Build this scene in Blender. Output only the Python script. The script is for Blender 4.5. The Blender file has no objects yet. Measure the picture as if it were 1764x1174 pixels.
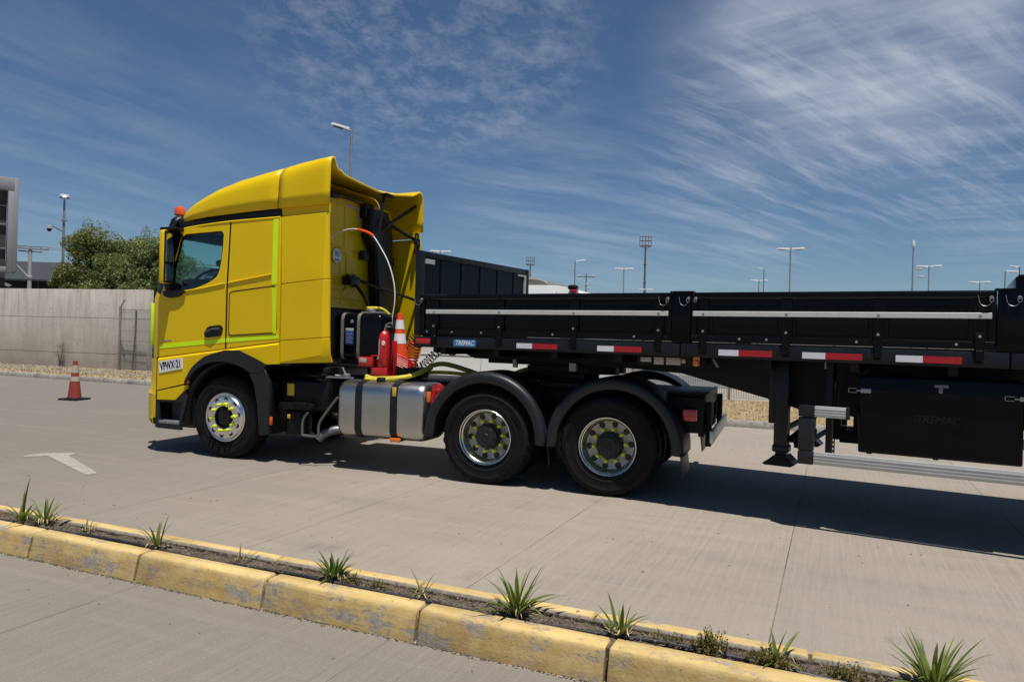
import bpy, bmesh, math, random
from mathutils import Vector, Matrix, Euler
from mathutils.geometry import tessellate_polygon
random.seed(7)
PI = math.pi
SC = bpy.context.scene
COL = SC.collection

# ------------------------------------------------------------------ camera
CAM = Vector((6.498, -7.429, 1.616))
YAW, ROLL = 0.35003, 0.02632
cd = bpy.data.cameras.new('camera')
cam = bpy.data.objects.new('camera', cd)
COL.objects.link(cam)
cd.sensor_width = 36.0
cd.lens = 26.033
cd.shift_y = -0.004885
cd.clip_start = 0.05
cd.clip_end = 9000
_R = Vector((math.cos(YAW), math.sin(YAW), 0))
_F = Vector((-math.sin(YAW), math.cos(YAW), 0))
_U = Vector((0, 0, 1))
_r = _R * math.cos(ROLL) + _U * math.sin(ROLL)
_u = _U * math.cos(ROLL) - _R * math.sin(ROLL)
m = Matrix((( _r.x, _u.x, -_F.x, CAM.x), (_r.y, _u.y, -_F.y, CAM.y), (_r.z, _u.z, -_F.z, CAM.z), (0, 0, 0, 1)))
cam.matrix_world = m
SC.camera = cam

# ------------------------------------------------------------------ render / view
SC.view_settings.view_transform = 'Standard'
SC.view_settings.look = 'None'
SC.view_settings.exposure = 0.08
SC.view_settings.gamma = 1.0

# ------------------------------------------------------------------ sun
SUNV = Vector((0.20, -0.20, 1.0)).normalized()
sl = bpy.data.lights.new('sun', 'SUN')
sl.energy = 5.0
sl.angle = math.radians(0.5)
sl.color = (1.0, 0.955, 0.89)
so = bpy.data.objects.new('sun', sl)
COL.objects.link(so)
so.rotation_euler = SUNV.to_track_quat('Z', 'Y').to_euler()
so.location = (0, 0, 30)

# ------------------------------------------------------------------ node helper
class NG:
    def __init__(s, nt):
        s.nt = nt
    def n(s, t, ins=None, **attrs):
        nd = s.nt.nodes.new(t)
        for k, v in attrs.items():
            setattr(nd, k, v)
        for k, v in (ins or {}).items():
            if hasattr(v, 'links') and hasattr(v, 'node'):
                s.nt.links.new(v, nd.inputs[k])
            else:
                nd.inputs[k].default_value = v
        return nd
    def math(s, op, a, b=None, c=None, clamp=False):
        i = {0: a}
        if b is not None: i[1] = b
        if c is not None: i[2] = c
        return s.n('ShaderNodeMath', i, operation=op, use_clamp=clamp).outputs[0]
    def vmath(s, op, a, b=None):
        i = {0: a}
        if b is not None: i[1] = b
        nd = s.n('ShaderNodeVectorMath', i, operation=op)
        return nd.outputs['Value'] if op in ('DOT_PRODUCT', 'LENGTH', 'DISTANCE') else nd.outputs['Vector']
    def noise(s, vec, scale, detail=4, rough=.55, dist=0.0):
        return s.n('ShaderNodeTexNoise', {'Vector': vec, 'Scale': scale, 'Detail': detail, 'Roughness': rough, 'Distortion': dist}).outputs['Fac']
    def remap(s, v, a, b, c=0.0, d=1.0, smooth=False):
        nd = s.n('ShaderNodeMapRange', {'Value': v, 'From Min': a, 'From Max': b, 'To Min': c, 'To Max': d})
        if smooth: nd.interpolation_type = 'SMOOTHSTEP'
        return nd.outputs[0]
    def mix(s, f, a, b, blend='MIX'):
        nd = s.n('ShaderNodeMix', data_type='RGBA', blend_type=blend)
        for idx, v in ((0, f), (6, a), (7, b)):
            if hasattr(v, 'node'): s.nt.links.new(v, nd.inputs[idx])
            else:
                if idx and len(v) == 3: v = (*v, 1)
                nd.inputs[idx].default_value = v
        return nd.outputs[2]
    def mapping(s, vec, scale=(1, 1, 1), rot=(0, 0, 0), loc=(0, 0, 0)):
        return s.n('ShaderNodeMapping', {'Vector': vec, 'Scale': scale, 'Rotation': rot, 'Location': loc}).outputs[0]
    def sep(s, vec):
        return s.n('ShaderNodeSeparateXYZ', {0: vec}).outputs
    def comb(s, x, y, z):
        return s.n('ShaderNodeCombineXYZ', {0: x, 1: y, 2: z}).outputs[0]

# ------------------------------------------------------------------ world
W = bpy.data.worlds.new('World')
SC.world = W
W.use_nodes = True
W.node_tree.nodes.clear()
g = NG(W.node_tree)
sky = g.n('ShaderNodeTexSky')
sky.sky_type = 'NISHITA'
sky.sun_disc = False
sky.sun_elevation = math.asin(SUNV.z)
sky.sun_rotation = math.atan2(SUNV.x, SUNV.y)
sky.altitude = 600
sky.air_density = 1.0
sky.dust_density = 0.15
sky.ozone_density = 2.0
SKY_STRENGTH = 0.072
gen = g.n('ShaderNodeTexCoord').outputs['Generated']
sx, sy, sz = g.sep(gen)
zc = g.math('MAXIMUM', sz, 0.06)
zd = g.math('MULTIPLY', g.math('ADD', zc, .16), .68)
px = g.math('DIVIDE', sx, zd)
py = g.math('DIVIDE', sy, zd)
P2 = g.comb(px, py, 0.0)
warp = g.n('ShaderNodeTexNoise', {'Vector': P2, 'Scale': 0.9, 'Detail': 3.0}).outputs['Color']
warpv = g.vmath('MULTIPLY', g.vmath('SUBTRACT', warp, (.5, .5, .5)), (0.16, 0.16, 0))
P3 = g.vmath('ADD', P2, warpv)
def streak(ang, sx_, sy_, scale, detail=7, rough=.6, dist=.3):
    return g.noise(g.mapping(g.mapping(P3, rot=(0, 0, math.radians(ang))), (sx_, sy_, 1)), scale, detail, rough, dist)
def blob(d, c0, c1):
    v = Vector(d).normalized()
    return g.remap(g.vmath('DOT_PRODUCT', gen, tuple(v)), math.cos(math.radians(c1)), math.cos(math.radians(c0)), 0, 1, True)
veil = g.math('MULTIPLY', g.math('MULTIPLY', g.math('ADD', blob((.10, .93, .38), 3, 13), g.math('MULTIPLY', blob((-.06, .94, .33), 2, 9), .40), clamp=True), blob((.12, .90, .37), 5, 22)),
              g.remap(streak(104, 2.3, .8, 1.6, 10, .60, .15), .30, .70, .22, 1.0))
fine = g.remap(streak(20, 4.0, 1.3, 2.4, 9, .66, .2), .52, .82)
big = g.remap(g.noise(P2, 1.15, 4, .55), .42, .66, 0, 1, True)
wisp = g.math('MULTIPLY', fine, big)
wispR = g.math('MULTIPLY', g.math('MULTIPLY', g.math('ADD', blob((.0, .968, .25), 2, 12), blob((.19, .953, .245), 2, 9), clamp=True), g.remap(streak(36, 5.5, .85, 1.7, 9, .64, .25), .47, .76)), .9)
patch = g.math('MULTIPLY', g.math('ADD', blob((-.35, .86, .37), 1, 10), blob((-.46, .80, .38), 2, 13), clamp=True), g.remap(g.noise(g.mapping(P3, (2.2, 1.6, 1)), 3.6, 10, .70, .2), .44, .74))
leftw = g.math('MULTIPLY', g.math('ADD', blob((-.79, .585, .205), 1, 9), g.math('MULTIPLY', blob((-.72, .66, .19), 2, 14), .55), clamp=True), g.remap(streak(8, 3.4, .7, 1.0, 9, .64, .25), .42, .76))
mid = g.math('MULTIPLY', g.math('ADD', blob((-.29, .945, .16), 2, 10), blob((-.10, .98, .15), 2, 8), clamp=True), g.remap(streak(48, 3.8, .8, .9, 9, .64, .25), .42, .76))
rt = g.math('MULTIPLY', blob((.23, .955, .18), 1, 7), g.remap(streak(99, 5.2, .7, 1.2, 8, .6, .15), .42, .72))
cl = g.math('MULTIPLY', veil, .62)
for lay, k in ((wisp, .03), (wispR, .48), (patch, .30), (leftw, .18), (mid, .34), (rt, .28)):
    cl = g.math('ADD', cl, g.math('MULTIPLY', lay, k))
cl = g.math('ADD', cl, g.math('MULTIPLY', g.remap(g.noise(P3, 2.6, 10, .68, .1), .44, .80), .05))
cl = g.math('MULTIPLY', cl, g.remap(sz, .02, .12, .25, 1.0))
cl = g.math('MINIMUM', cl, .86)
SKYTINT = g.mix(1.0, sky.outputs[0], (.62, .74, .86), 'MULTIPLY')
skyc = g.mix(cl, SKYTINT, (7.0, 7.6, 8.7))
bg = g.n('ShaderNodeBackground', {'Color': skyc, 'Strength': SKY_STRENGTH})
out = g.n('ShaderNodeOutputWorld', {'Surface': bg.outputs[0]})

# ------------------------------------------------------------------ materials
def mat(name, col, rough=.6, metal=0.0, coat=0.0, var=0.08, vscale=6.0, bump=0.0, bscale=40.0, spec=.5, dirt=None):
    m = bpy.data.materials.new(name)
    m.use_nodes = True
    nt = m.node_tree
    nt.nodes.clear()
    g = NG(nt)
    co = g.n('ShaderNodeTexCoord').outputs['Object']
    nz = g.noise(co, vscale, 5, .6)
    f = g.remap(nz, .3, .7)
    c = g.mix(f, tuple(x * (1 - var) for x in col), tuple(min(1, x * (1 + var)) for x in col))
    if dirt:
        d = g.remap(g.noise(co, dirt[2], 7, .65), dirt[1], dirt[1] + .18)
        c = g.mix(g.math('MULTIPLY', d, dirt[3]), c, dirt[0])
    b = g.n('ShaderNodeBsdfPrincipled', {'Base Color': c, 'Metallic': metal, 'Coat Weight': coat, 'Coat Roughness': .08, 'Specular IOR Level': spec})
    g.nt.links.new(g.remap(nz, .2, .8, max(0, rough - .06), rough + .06), b.inputs['Roughness'])
    if bump:
        bn = g.n('ShaderNodeBump', {'Height': g.noise(co, bscale, 5, .6), 'Strength': bump, 'Distance': .01})
        g.nt.links.new(bn.outputs[0], b.inputs['Normal'])
    g.n('ShaderNodeOutputMaterial', {'Surface': b.outputs[0]})
    return m

DUST = (.22, .19, .15)
M = {}
M['yellow'] = mat('yellow_paint', (.75, .505, .001), .36, coat=.13, var=.03, vscale=1.5, spec=.22, bump=.06, bscale=2.2)
M['black_paint'] = mat('black_paint', (.0022, .0026, .0046), .20, coat=.02, var=.3, vscale=3, spec=.14, dirt=(DUST, .60, 5, .02))
M['rail_paint'] = mat('charcoal_paint', (.0095, .0115, .0155), .36, coat=.03, var=.2, vscale=4, spec=.25, dirt=(DUST, .57, 8, .04))
M['chassis'] = mat('chassis_black', (.0045, .0045, .005), .5, var=.4, vscale=12, spec=.25, dirt=(DUST, .58, 9, .05))
M['plastic'] = mat('grey_black_plastic', (.0105, .0118, .0148), .44, var=.12, vscale=15, bump=.05, bscale=120, spec=.4, dirt=(DUST, .58, 7, .07))
M['plastic_dark'] = mat('black_plastic', (.0055, .0055, .006), .42, var=.2, vscale=12, spec=.35)
M['rubber'] = mat('tyre_rubber', (.0075, .0072, .007), .72, var=.25, vscale=10, bump=.1, bscale=60, spec=.18, dirt=(DUST, .56, 6, .03))
M['alu'] = mat('polished_aluminium', (.78, .78, .77), .24, metal=1.0, var=.05, vscale=12, dirt=((.12, .10, .08), .62, 14, .5))
M['alu_dull'] = mat('dull_aluminium', (.62, .62, .61), .42, metal=.75, var=.06, vscale=16)
M['tank'] = mat('brushed_tank', (.47, .465, .455), .33, metal=1.0, var=.06, vscale=2.5)
M['alu_rail'] = mat('anodised_rail', (.52, .52, .50), .45, metal=.35, var=.05, vscale=10)
M['strip'] = mat('pale_metal_strip', (.62, .61, .58), .5, metal=.1, var=.05, vscale=8, dirt=((.2, .18, .15), .6, 20, .3))
M['rim_recess_shade'] = mat('shaded_rim', (.36, .355, .32), .42, metal=.8, var=.1, vscale=10, dirt=((.08, .07, .05), .52, 12, .6))  # rear disc: shade of the recess put into the darker colour, plus grime
M['pipe'] = mat('dark_pipe', (.16, .16, .165), .45, metal=.6, var=.15, vscale=12)
M['steel'] = mat('galvanised_steel', (.34, .345, .345), .45, metal=.6, var=.12, vscale=18)
M['lime'] = mat('lime_tape', (.66, .93, .0), .45, var=.04, vscale=10)
M['lime_plastic'] = mat('lime_plastic', (.62, .72, .02), .45, var=.06, vscale=20)
M['orange'] = mat('orange_cone', (.80, .075, .012), .5, var=.06, vscale=8)
M['orange_old'] = mat('faded_orange', (.27, .034, .022), .68, var=.12, vscale=9, dirt=((.15, .12, .1), .55, 16, .35))
M['white'] = mat('white_paint', (.78, .78, .77), .4, coat=.2, var=.03, vscale=2)
M['white_band'] = mat('white_reflective', (.74, .75, .78), .45, var=.05, vscale=15)
M['cream_band'] = mat('cream_reflective', (.44, .37, .28), .6, var=.08, vscale=15)
M['red'] = mat('red_paint', (.50, .012, .014), .35, coat=.3, var=.06, vscale=8)
M['red_tape'] = mat('red_tape', (.42, .006, .012), .42, var=.05, vscale=15)
M['red_hose'] = mat('red_hose', (.72, .03, .018), .4, var=.05)
M['lens_red'] = mat('red_lens', (.45, .01, .015), .12, coat=.8, var=.05)
M['lens_orange'] = mat('orange_lens', (.75, .16, .01), .15, coat=.7, var=.05)
M['beacon'] = mat('beacon_lens', (.85, .10, .015), .2, coat=.6, var=.05)
M['yhose'] = mat('yellow_hose', (.58, .48, .04), .5, var=.12, vscale=25, dirt=((.05, .045, .03), .55, 18, .6))
M['olive'] = mat('olive_hose', (.20, .17, .02), .5, var=.15, vscale=25)
M['blue'] = mat('blue_badge', (.025, .20, .50), .35, coat=.3, var=.04)
M['blue_label'] = mat('blue_label', (.012, .06, .25), .4, var=.06)
M['label'] = mat('pale_label', (.42, .40, .36), .5, var=.1, vscale=30)
M['yellow_label'] = mat('yellow_label', (.62, .42, .03), .5, var=.06, vscale=30)
M['ink'] = mat('black_ink', (.008, .008, .008), .5, var=.1)
M['white_ink'] = mat('white_ink', (.70, .74, .76), .5, var=.04)
M['grey_strap'] = mat('grey_strap', (.16, .15, .13), .55, var=.1)
M['interior'] = mat('cab_interior', (.05, .052, .055), .75, var=.1)
M['trim_grey'] = mat('pale_cab_lining', (.34, .36, .36), .8, var=.05)
M['louvre'] = mat('dark_building', (.030, .033, .042), .6, var=.2, vscale=.6)
M['bld_grey'] = mat('grey_cladding', (.27, .275, .285), .55, var=.06, vscale=.8)
M['bld_in'] = mat('dark_louvre', (.05, .045, .045), .7, var=.15, vscale=.7)  # dark infill set behind the pale building frame
M['pole_conc'] = mat('concrete_pole', (.40, .38, .35), .85, var=.08, vscale=2, bump=.2, bscale=8)
M['pole_steel'] = mat('grey_pole', (.27, .28, .28), .5, metal=.3, var=.08, vscale=3)
M['pole_dark'] = mat('dark_pole', (.10, .11, .12), .5, var=.1)
M['lamp_white'] = mat('white_lamp_housing', (.52, .53, .54), .4, var=.04)
M['bark'] = mat('bark', (.10, .075, .05), .9, var=.3, vscale=9, bump=.5, bscale=14)
M['hose_black'] = mat('black_hose', (.020, .020, .024), .5, var=.15, vscale=14, dirt=(DUST, .5, 10, .2))
M['fence'] = mat('green_grey_mesh', (.16, .19, .18), .5, metal=.3, var=.1)
M['stone'] = mat('pebbles', (.25, .225, .19), .85, var=.35, vscale=5)
M['straw'] = mat('dry_grass', (.42, .32, .17), .8, var=.35, vscale=4)
M['litter'] = mat('dry_litter', (.17, .125, .080), .9, var=.5, vscale=25)
M['hill'] = mat('hazy_hill', (.13, .165, .21), .9, var=.08, vscale=.004)  # blue-grey base has the distance haze painted into it

def leafmat(name, col, col2, vs=1.0, trans=.35):
    m = bpy.data.materials.new(name); m.use_nodes = True
    nt = m.node_tree; nt.nodes.clear(); g = NG(nt)
    co = g.n('ShaderNodeTexCoord').outputs['Object']
    c = g.mix(g.remap(g.noise(co, vs, 4, .65), .35, .65), col, col2)
    b = g.n('ShaderNodeBsdfPrincipled', {'Base Color': c, 'Roughness': .45, 'Specular IOR Level': .4})
    t = g.n('ShaderNodeBsdfTranslucent', {'Color': g.mix(.5, c, (.22, .30, .03))})
    mx = g.n('ShaderNodeMixShader', {0: trans, 1: b.outputs[0], 2: t.outputs[0]})
    g.n('ShaderNodeOutputMaterial', {'Surface': mx.outputs[0]})
    return m
M['leaf_tree'] = leafmat('tree_leaves', (.100, .138, .042), (.21, .24, .088), .9, .28)
M['leaf_tree_b'] = leafmat('warm_tree_leaves', (.090, .112, .032), (.22, .22, .070), .9, .3)
M['leaf_strap'] = leafmat('strap_leaves', (.075, .115, .018), (.205, .245, .055), 9, .3)
M['leaf_strap_b'] = leafmat('dark_strap_leaves', (.045, .085, .020), (.115, .165, .040), 9, .3)
M['leaf_weed'] = leafmat('weed_leaves', (.075, .075, .015), (.200, .150, .035), 14, .3)

def glassmat():
    m = bpy.data.materials.new('tinted_window'); m.use_nodes = True
    nt = m.node_tree; nt.nodes.clear(); g = NG(nt)
    t = g.n('ShaderNodeBsdfTransparent', {'Color': (.76, .90, .86, 1)})
    gl = g.n('ShaderNodeBsdfGlossy', {'Color': (.9, .95, 1, 1), 'Roughness': .03})
    fr = g.math('MULTIPLY_ADD', g.math('POWER', g.n('ShaderNodeLayerWeight', {'Blend': .5}).outputs['Facing'], 5.0), .85, .035)
    mx = g.n('ShaderNodeMixShader', {0: fr, 1: t.outputs[0], 2: gl.outputs[0]})
    g.n('ShaderNodeOutputMaterial', {'Surface': mx.outputs[0]})
    return m
M['glass'] = glassmat()
def windscreenmat():
    m = bpy.data.materials.new('dusty_windscreen'); m.use_nodes = True
    nt = m.node_tree; nt.nodes.clear(); g = NG(nt)
    t = g.n('ShaderNodeBsdfTransparent', {'Color': (.70, .86, .82, 1)})
    d = g.n('ShaderNodeBsdfTranslucent', {'Color': (.42, .62, .66, 1)})
    gl = g.n('ShaderNodeBsdfGlossy', {'Color': (.9, .95, 1, 1), 'Roughness': .04})
    m1 = g.n('ShaderNodeMixShader', {0: .14, 1: t.outputs[0], 2: d.outputs[0]})
    fr = g.math('MULTIPLY_ADD', g.math('POWER', g.n('ShaderNodeLayerWeight', {'Blend': .5}).outputs['Facing'], 5.0), .85, .035)
    mx = g.n('ShaderNodeMixShader', {0: fr, 1: m1.outputs[0], 2: gl.outputs[0]})
    g.n('ShaderNodeOutputMaterial', {'Surface': mx.outputs[0]})
    return m
M['windscreen'] = windscreenmat()
M['mirror'] = mat('mirror_glass', (.75, .78, .8), .03, metal=1.0, var=.01)

def concrete_road():
    m = bpy.data.materials.new('broomed_concrete'); m.use_nodes = True
    nt = m.node_tree; nt.nodes.clear(); g = NG(nt)
    co = g.n('ShaderNodeTexCoord').outputs['Object']
    x, y, z = g.sep(co)
    slab = g.math('FLOOR', g.math('DIVIDE', g.math('ADD', x, 60 * 1.83 - 2.99), 1.83))
    rnd = g.n('ShaderNodeTexWhiteNoise', {'W': slab}, noise_dimensions='1D').outputs['Value']
    c = g.mix(g.remap(g.noise(co, .55, 5, .6), .3, .7), (.235, .199, .156), (.310, .265, .211))
    c = g.mix(g.remap(rnd, 0, 1, 0, .40), c, (.22, .195, .168))
    grey = g.math('MAXIMUM', g.remap(x, 5.0, -3.5, 0, 1, True), g.math('MULTIPLY', g.math('LESS_THAN', y, -3.68), .85))
    c = g.mix(g.math('MULTIPLY', grey, .85), c, (.108, .094, .079))
    # mottled patches and stains
    c = g.mix(g.math('MULTIPLY', g.remap(g.noise(co, 1.7, 7, .7, .5), .52, .74), .35), c, (.185, .165, .145))
    c = g.mix(g.math('MULTIPLY', g.remap(g.noise(g.mapping(co, (.28, 3.2, 1)), 1.5, 7, .65, .3), .50, .75), .42), c, (.165, .148, .132))
    c = g.mix(g.math('MULTIPLY', g.remap(g.noise(g.mapping(co, (.22, 5.0, 1), loc=(5, 9, 0)), 1.2, 7, .65, .2), .56, .78), .40), c, (.35, .315, .27))
    # tyre tracks in the wheel paths of the far lane
    trk = g.math('MULTIPLY', g.math('ADD', g.remap(g.math('ABSOLUTE', g.math('ADD', y, 1.2)), .1, .8, 1, 0, True), g.remap(g.math('ABSOLUTE', g.math('SUBTRACT', y, 5.4)), .2, 1.2, 1, 0, True)), g.remap(g.noise(g.mapping(co, (.12, 2.2, 1)), 1.6, 6, .6), .38, .66))
    c = g.mix(g.math('MULTIPLY', trk, .26), c, (.15, .135, .12))
    c = g.mix(g.math('MULTIPLY', g.remap(g.noise(g.mapping(co, (1, 1.3, 1)), 1.15, 3, .5, .4), .66, .74), .35), c, (.11, .098, .086))
    c = g.mix(g.math('MULTIPLY', g.remap(g.noise(co, 5.5, 3, .5), .735, .76), .5), c, (.07, .062, .055))
    c = g.mix(g.math('MULTIPLY', g.math('MULTIPLY', grey, g.remap(g.noise(g.mapping(co, (.16, 3.4, 1), loc=(2, 3, 0)), 1.3, 8, .68, .3), .44, .70)), .45), c, (.115, .102, .090))
    # broom texture, lines across the lane
    br = g.noise(g.mapping(co, (1.0, .03, 1)), 34, 3, .55)
    br2 = g.noise(g.mapping(co, (1.0, .06, 1), loc=(3, 1, 0)), 105, 2, .5)
    pres = g.math('MULTIPLY', g.remap(g.noise(co, .5, 3), .3, .62, .35, 1), g.math('SUBTRACT', 1.0, g.math('MULTIPLY', grey, .72)))
    brs = g.math('MULTIPLY', g.remap(g.math('ADD', g.math('MULTIPLY', br, .65), g.math('MULTIPLY', br2, .35)), .36, .64, -1, 1), pres)
    c = g.mix(g.remap(brs, -1, 1, .0, .50), c, (.345, .31, .265))
    c = g.mix(g.math('MULTIPLY', g.remap(g.noise(co, 75, 3, .8), .54, .70), .42), c, (.13, .115, .102))
    c = g.mix(g.math('MULTIPLY', g.remap(g.noise(g.mapping(co, loc=(7, 3, 1)), 70, 3, .8), .56, .72), .34), c, (.46, .42, .36))
    # joints
    def line(v, per, off, w):
        f = g.math('FRACT', g.math('DIVIDE', g.math('ADD', v, off), per))
        d = g.math('MULTIPLY', g.math('SUBTRACT', .5, g.math('ABSOLUTE', g.math('SUBTRACT', f, .5))), per)
        return g.math('LESS_THAN', g.math('ADD', d, g.math('MULTIPLY', g.math('SUBTRACT', g.noise(co, 9, 3), .5), .006)), w)
    j = g.math('MAXIMUM', line(x, 1.83, 183 - 2.99, .0038), line(y, 60, 60 - 3.3, .004))
    c = g.mix(g.math('MULTIPLY', j, g.remap(g.noise(co, 1.3, 4), .35, .6, .30, .75)), c, (.045, .04, .036))
    jn = g.math('MULTIPLY', g.remap(g.noise(co, 2.3, 5, .6), .5, .7), .3)
    b = g.n('ShaderNodeBsdfPrincipled', {'Base Color': c, 'Roughness': .86, 'Specular IOR Level': .25})
    hh = g.math('ADD', g.math('MULTIPLY', brs, .5), g.math('SUBTRACT', g.math('MULTIPLY', g.noise(co, 120, 3, .6), .8), g.math('MULTIPLY', j, 3)))
    bn = g.n('ShaderNodeBump', {'Height': hh, 'Strength': .45, 'Distance': .003})
    nt.links.new(bn.outputs[0], b.inputs['Normal'])
    g.n('ShaderNodeOutputMaterial', {'Surface': b.outputs[0]})
    return m
M['road'] = concrete_road()

def kerb_paint():
    m = bpy.data.materials.new('worn_yellow_kerb'); m.use_nodes = True
    nt = m.node_tree; nt.nodes.clear(); g = NG(nt)
    co = g.n('ShaderNodeTexCoord').outputs['Object']
    x, y, z = g.sep(co)
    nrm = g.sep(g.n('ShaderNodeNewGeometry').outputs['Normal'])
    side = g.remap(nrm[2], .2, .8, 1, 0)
    n1 = g.noise(g.mapping(co, (1, 1.5, 1.8)), 4.6, 10, .74, .2)
    n2 = g.noise(co, 34, 6, .75)
    n3 = g.noise(g.mapping(co, (.25, 2, 6)), 5, 6, .6)
    w = g.math('ADD', g.math('ADD', g.math('MULTIPLY', n1, .62), g.math('MULTIPLY', n2, .30)), g.math('MULTIPLY', side, .028))
    inner = g.math('MULTIPLY', g.math('GREATER_THAN', y, -3.67 + .3), g.math('MULTIPLY', g.math('LESS_THAN', y, -3.67 + .358), .2))
    worn = g.remap(g.math('ADD', g.math('ADD', w, inner), g.math('MULTIPLY', g.math('SUBTRACT', n3, .5), .16)), .500, .55)
    pa = g.mix(g.remap(g.noise(co, 11, 5, .6), .35, .65), (.68, .50, .205), (.56, .39, .145))
    pa = g.mix(g.math('MULTIPLY', g.remap(n3, .40, .66), .6), pa, (.36, .235, .085))
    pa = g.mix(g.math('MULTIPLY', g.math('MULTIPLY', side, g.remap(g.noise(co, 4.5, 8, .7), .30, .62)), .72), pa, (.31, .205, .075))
    cc = g.mix(g.remap(g.noise(co, 26, 6, .7), .35, .65), (.21, .19, .165), (.36, .33, .29))
    pa = g.mix(g.math('MULTIPLY', g.remap(g.noise(co, 7.5, 9, .75), .44, .62), .40), pa, (.52, .42, .25))
    c = g.mix(g.math('MULTIPLY', worn, g.remap(g.noise(co, 45, 5, .7), .30, .50, .45, 1)), pa, cc)
    c = g.mix(g.math('MULTIPLY', g.remap(g.noise(co, 16, 4, .7), .67, .72), .9), c, (.05, .04, .03))
    b = g.n('ShaderNodeBsdfPrincipled', {'Base Color': c, 'Roughness': .82, 'Specular IOR Level': .25})
    bn = g.n('ShaderNodeBump', {'Height': g.math('ADD', g.noise(co, 60, 5, .7), g.math('MULTIPLY', worn, -.35)), 'Strength': .55, 'Distance': .006})
    nt.links.new(bn.outputs[0], b.inputs['Normal'])
    g.n('ShaderNodeOutputMaterial', {'Surface': b.outputs[0]})
    return m
M['kerb_paint'] = kerb_paint()

def mixmat(name, c1, c2, c3, s1, s2, rough=.9, bump=.6, bs=30, dist=.02):
    m = bpy.data.materials.new(name); m.use_nodes = True
    nt = m.node_tree; nt.nodes.clear(); g = NG(nt)
    co = g.n('ShaderNodeTexCoord').outputs['Object']
    c = g.mix(g.remap(g.noise(co, s1, 7, .65), .38, .62), c1, c2)
    c = g.mix(g.remap(g.noise(co, s2, 6, .7), .52, .68), c, c3)
    b = g.n('ShaderNodeBsdfPrincipled', {'Base Color': c, 'Roughness': rough, 'Specular IOR Level': .2})
    bn = g.n('ShaderNodeBump', {'Height': g.noise(co, bs, 6, .7), 'Strength': bump, 'Distance': dist})
    nt.links.new(bn.outputs[0], b.inputs['Normal'])
    g.n('ShaderNodeOutputMaterial', {'Surface': b.outputs[0]})
    return m
M['soil'] = mixmat('dry_soil', (.085, .066, .050), (.16, .128, .098), (.24, .20, .16), 9, 60, bump=1.0, bs=55, dist=.02)
M['kerb_grey'] = mixmat('grey_kerb', (.24, .22, .195), (.34, .315, .28), (.14, .13, .115), 1.6, 7, .88, .4, 40, .01)
M['verge'] = mixmat('dry_verge', (.30, .22, .11), (.40, .31, .18), (.20, .15, .09), .9, 9, .95, 1.0, 14, .05)
M['gravel'] = mixmat('gravel_bed', (.24, .21, .17), (.36, .33, .29), (.12, .10, .08), 3, 22, .95, 1.0, 30, .05)
M['ground'] = mixmat('dusty_ground', (.26, .22, .16), (.33, .28, .21), (.17, .16, .09), .02, .2, .95, .3, 2, .05)
M['asphalt'] = mixmat('old_asphalt', (.12, .115, .11), (.17, .165, .155), (.09, .085, .08), .4, 6, .9, .4, 60, .01)
M['mark'] = mixmat('worn_road_paint', (.37, .345, .31), (.30, .275, .245), (.19, .168, .142), 7, 24, .8, .3, 80, .004)

def wallmat():
    m = bpy.data.materials.new('shuttered_concrete'); m.use_nodes = True
    nt = m.node_tree; nt.nodes.clear(); g = NG(nt)
    co = g.n('ShaderNodeTexCoord').outputs['Object']
    x, y, z = g.sep(co)
    c = g.mix(g.remap(g.noise(co, .9, 7, .65), .3, .7), (.47, .425, .375), (.60, .55, .49))
    # water streaks running down from the coping
    st = g.noise(g.mapping(co, (1, 1, .10)), 5.5, 6, .7)
    top = g.remap(z, .8, 3.0, .25, 1.0)
    c = g.mix(g.math('MULTIPLY', g.math('MULTIPLY', g.remap(st, .47, .66), top), .68), c, (.27, .24, .205))
    c = g.mix(g.math('MULTIPLY', g.remap(g.noise(co, 1.6, 7, .7, .6), .55, .72), .38), c, (.32, .285, .24))
    c = g.mix(g.math('MULTIPLY', g.remap(g.noise(g.mapping(co, (1, 1, .2)), 2.4, 5, .6), .56, .72), .35), c, (.70, .65, .58))
    def hl(zv): return g.math('LESS_THAN', g.math('ABSOLUTE', g.math('SUBTRACT', z, zv)), .011)
    ln = g.math('MAXIMUM', hl(.62), hl(1.86))
    f = g.math('FRACT', g.math('DIVIDE', g.math('ADD', x, 100), 2.44))
    vl = g.math('LESS_THAN', g.math('ABSOLUTE', g.math('SUBTRACT', f, .5)), .0025)
    ln = g.math('MAXIMUM', ln, g.math('MULTIPLY', vl, .55))
    c = g.mix(g.math('MULTIPLY', ln, .75), c, (.12, .105, .09))
    # tie holes
    fx = g.math('MULTIPLY', g.math('SUBTRACT', g.math('FRACT', g.math('DIVIDE', g.math('ADD', x, 100), 1.22)), .5), 1.22)
    fz = g.math('MULTIPLY', g.math('SUBTRACT', g.math('FRACT', g.math('DIVIDE', g.math('ADD', z, 0), .62)), .5), .62)
    rr = g.math('SQRT', g.math('ADD', g.math('MULTIPLY', fx, fx), g.math('MULTIPLY', fz, fz)))
    c = g.mix(g.math('MULTIPLY', g.math('LESS_THAN', rr, .022), .65), c, (.08, .07, .06))
    b = g.n('ShaderNodeBsdfPrincipled', {'Base Color': c, 'Roughness': .88, 'Specular IOR Level': .2})
    bn = g.n('ShaderNodeBump', {'Height': g.math('SUBTRACT', g.noise(co, 20, 6, .65), ln), 'Strength': .5, 'Distance': .012})
    nt.links.new(bn.outputs[0], b.inputs['Normal'])
    g.n('ShaderNodeOutputMaterial', {'Surface': b.outputs[0]})
    return m
M['wall'] = wallmat()

# ------------------------------------------------------------------ mesh helpers
def new(): return bmesh.new()

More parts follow.
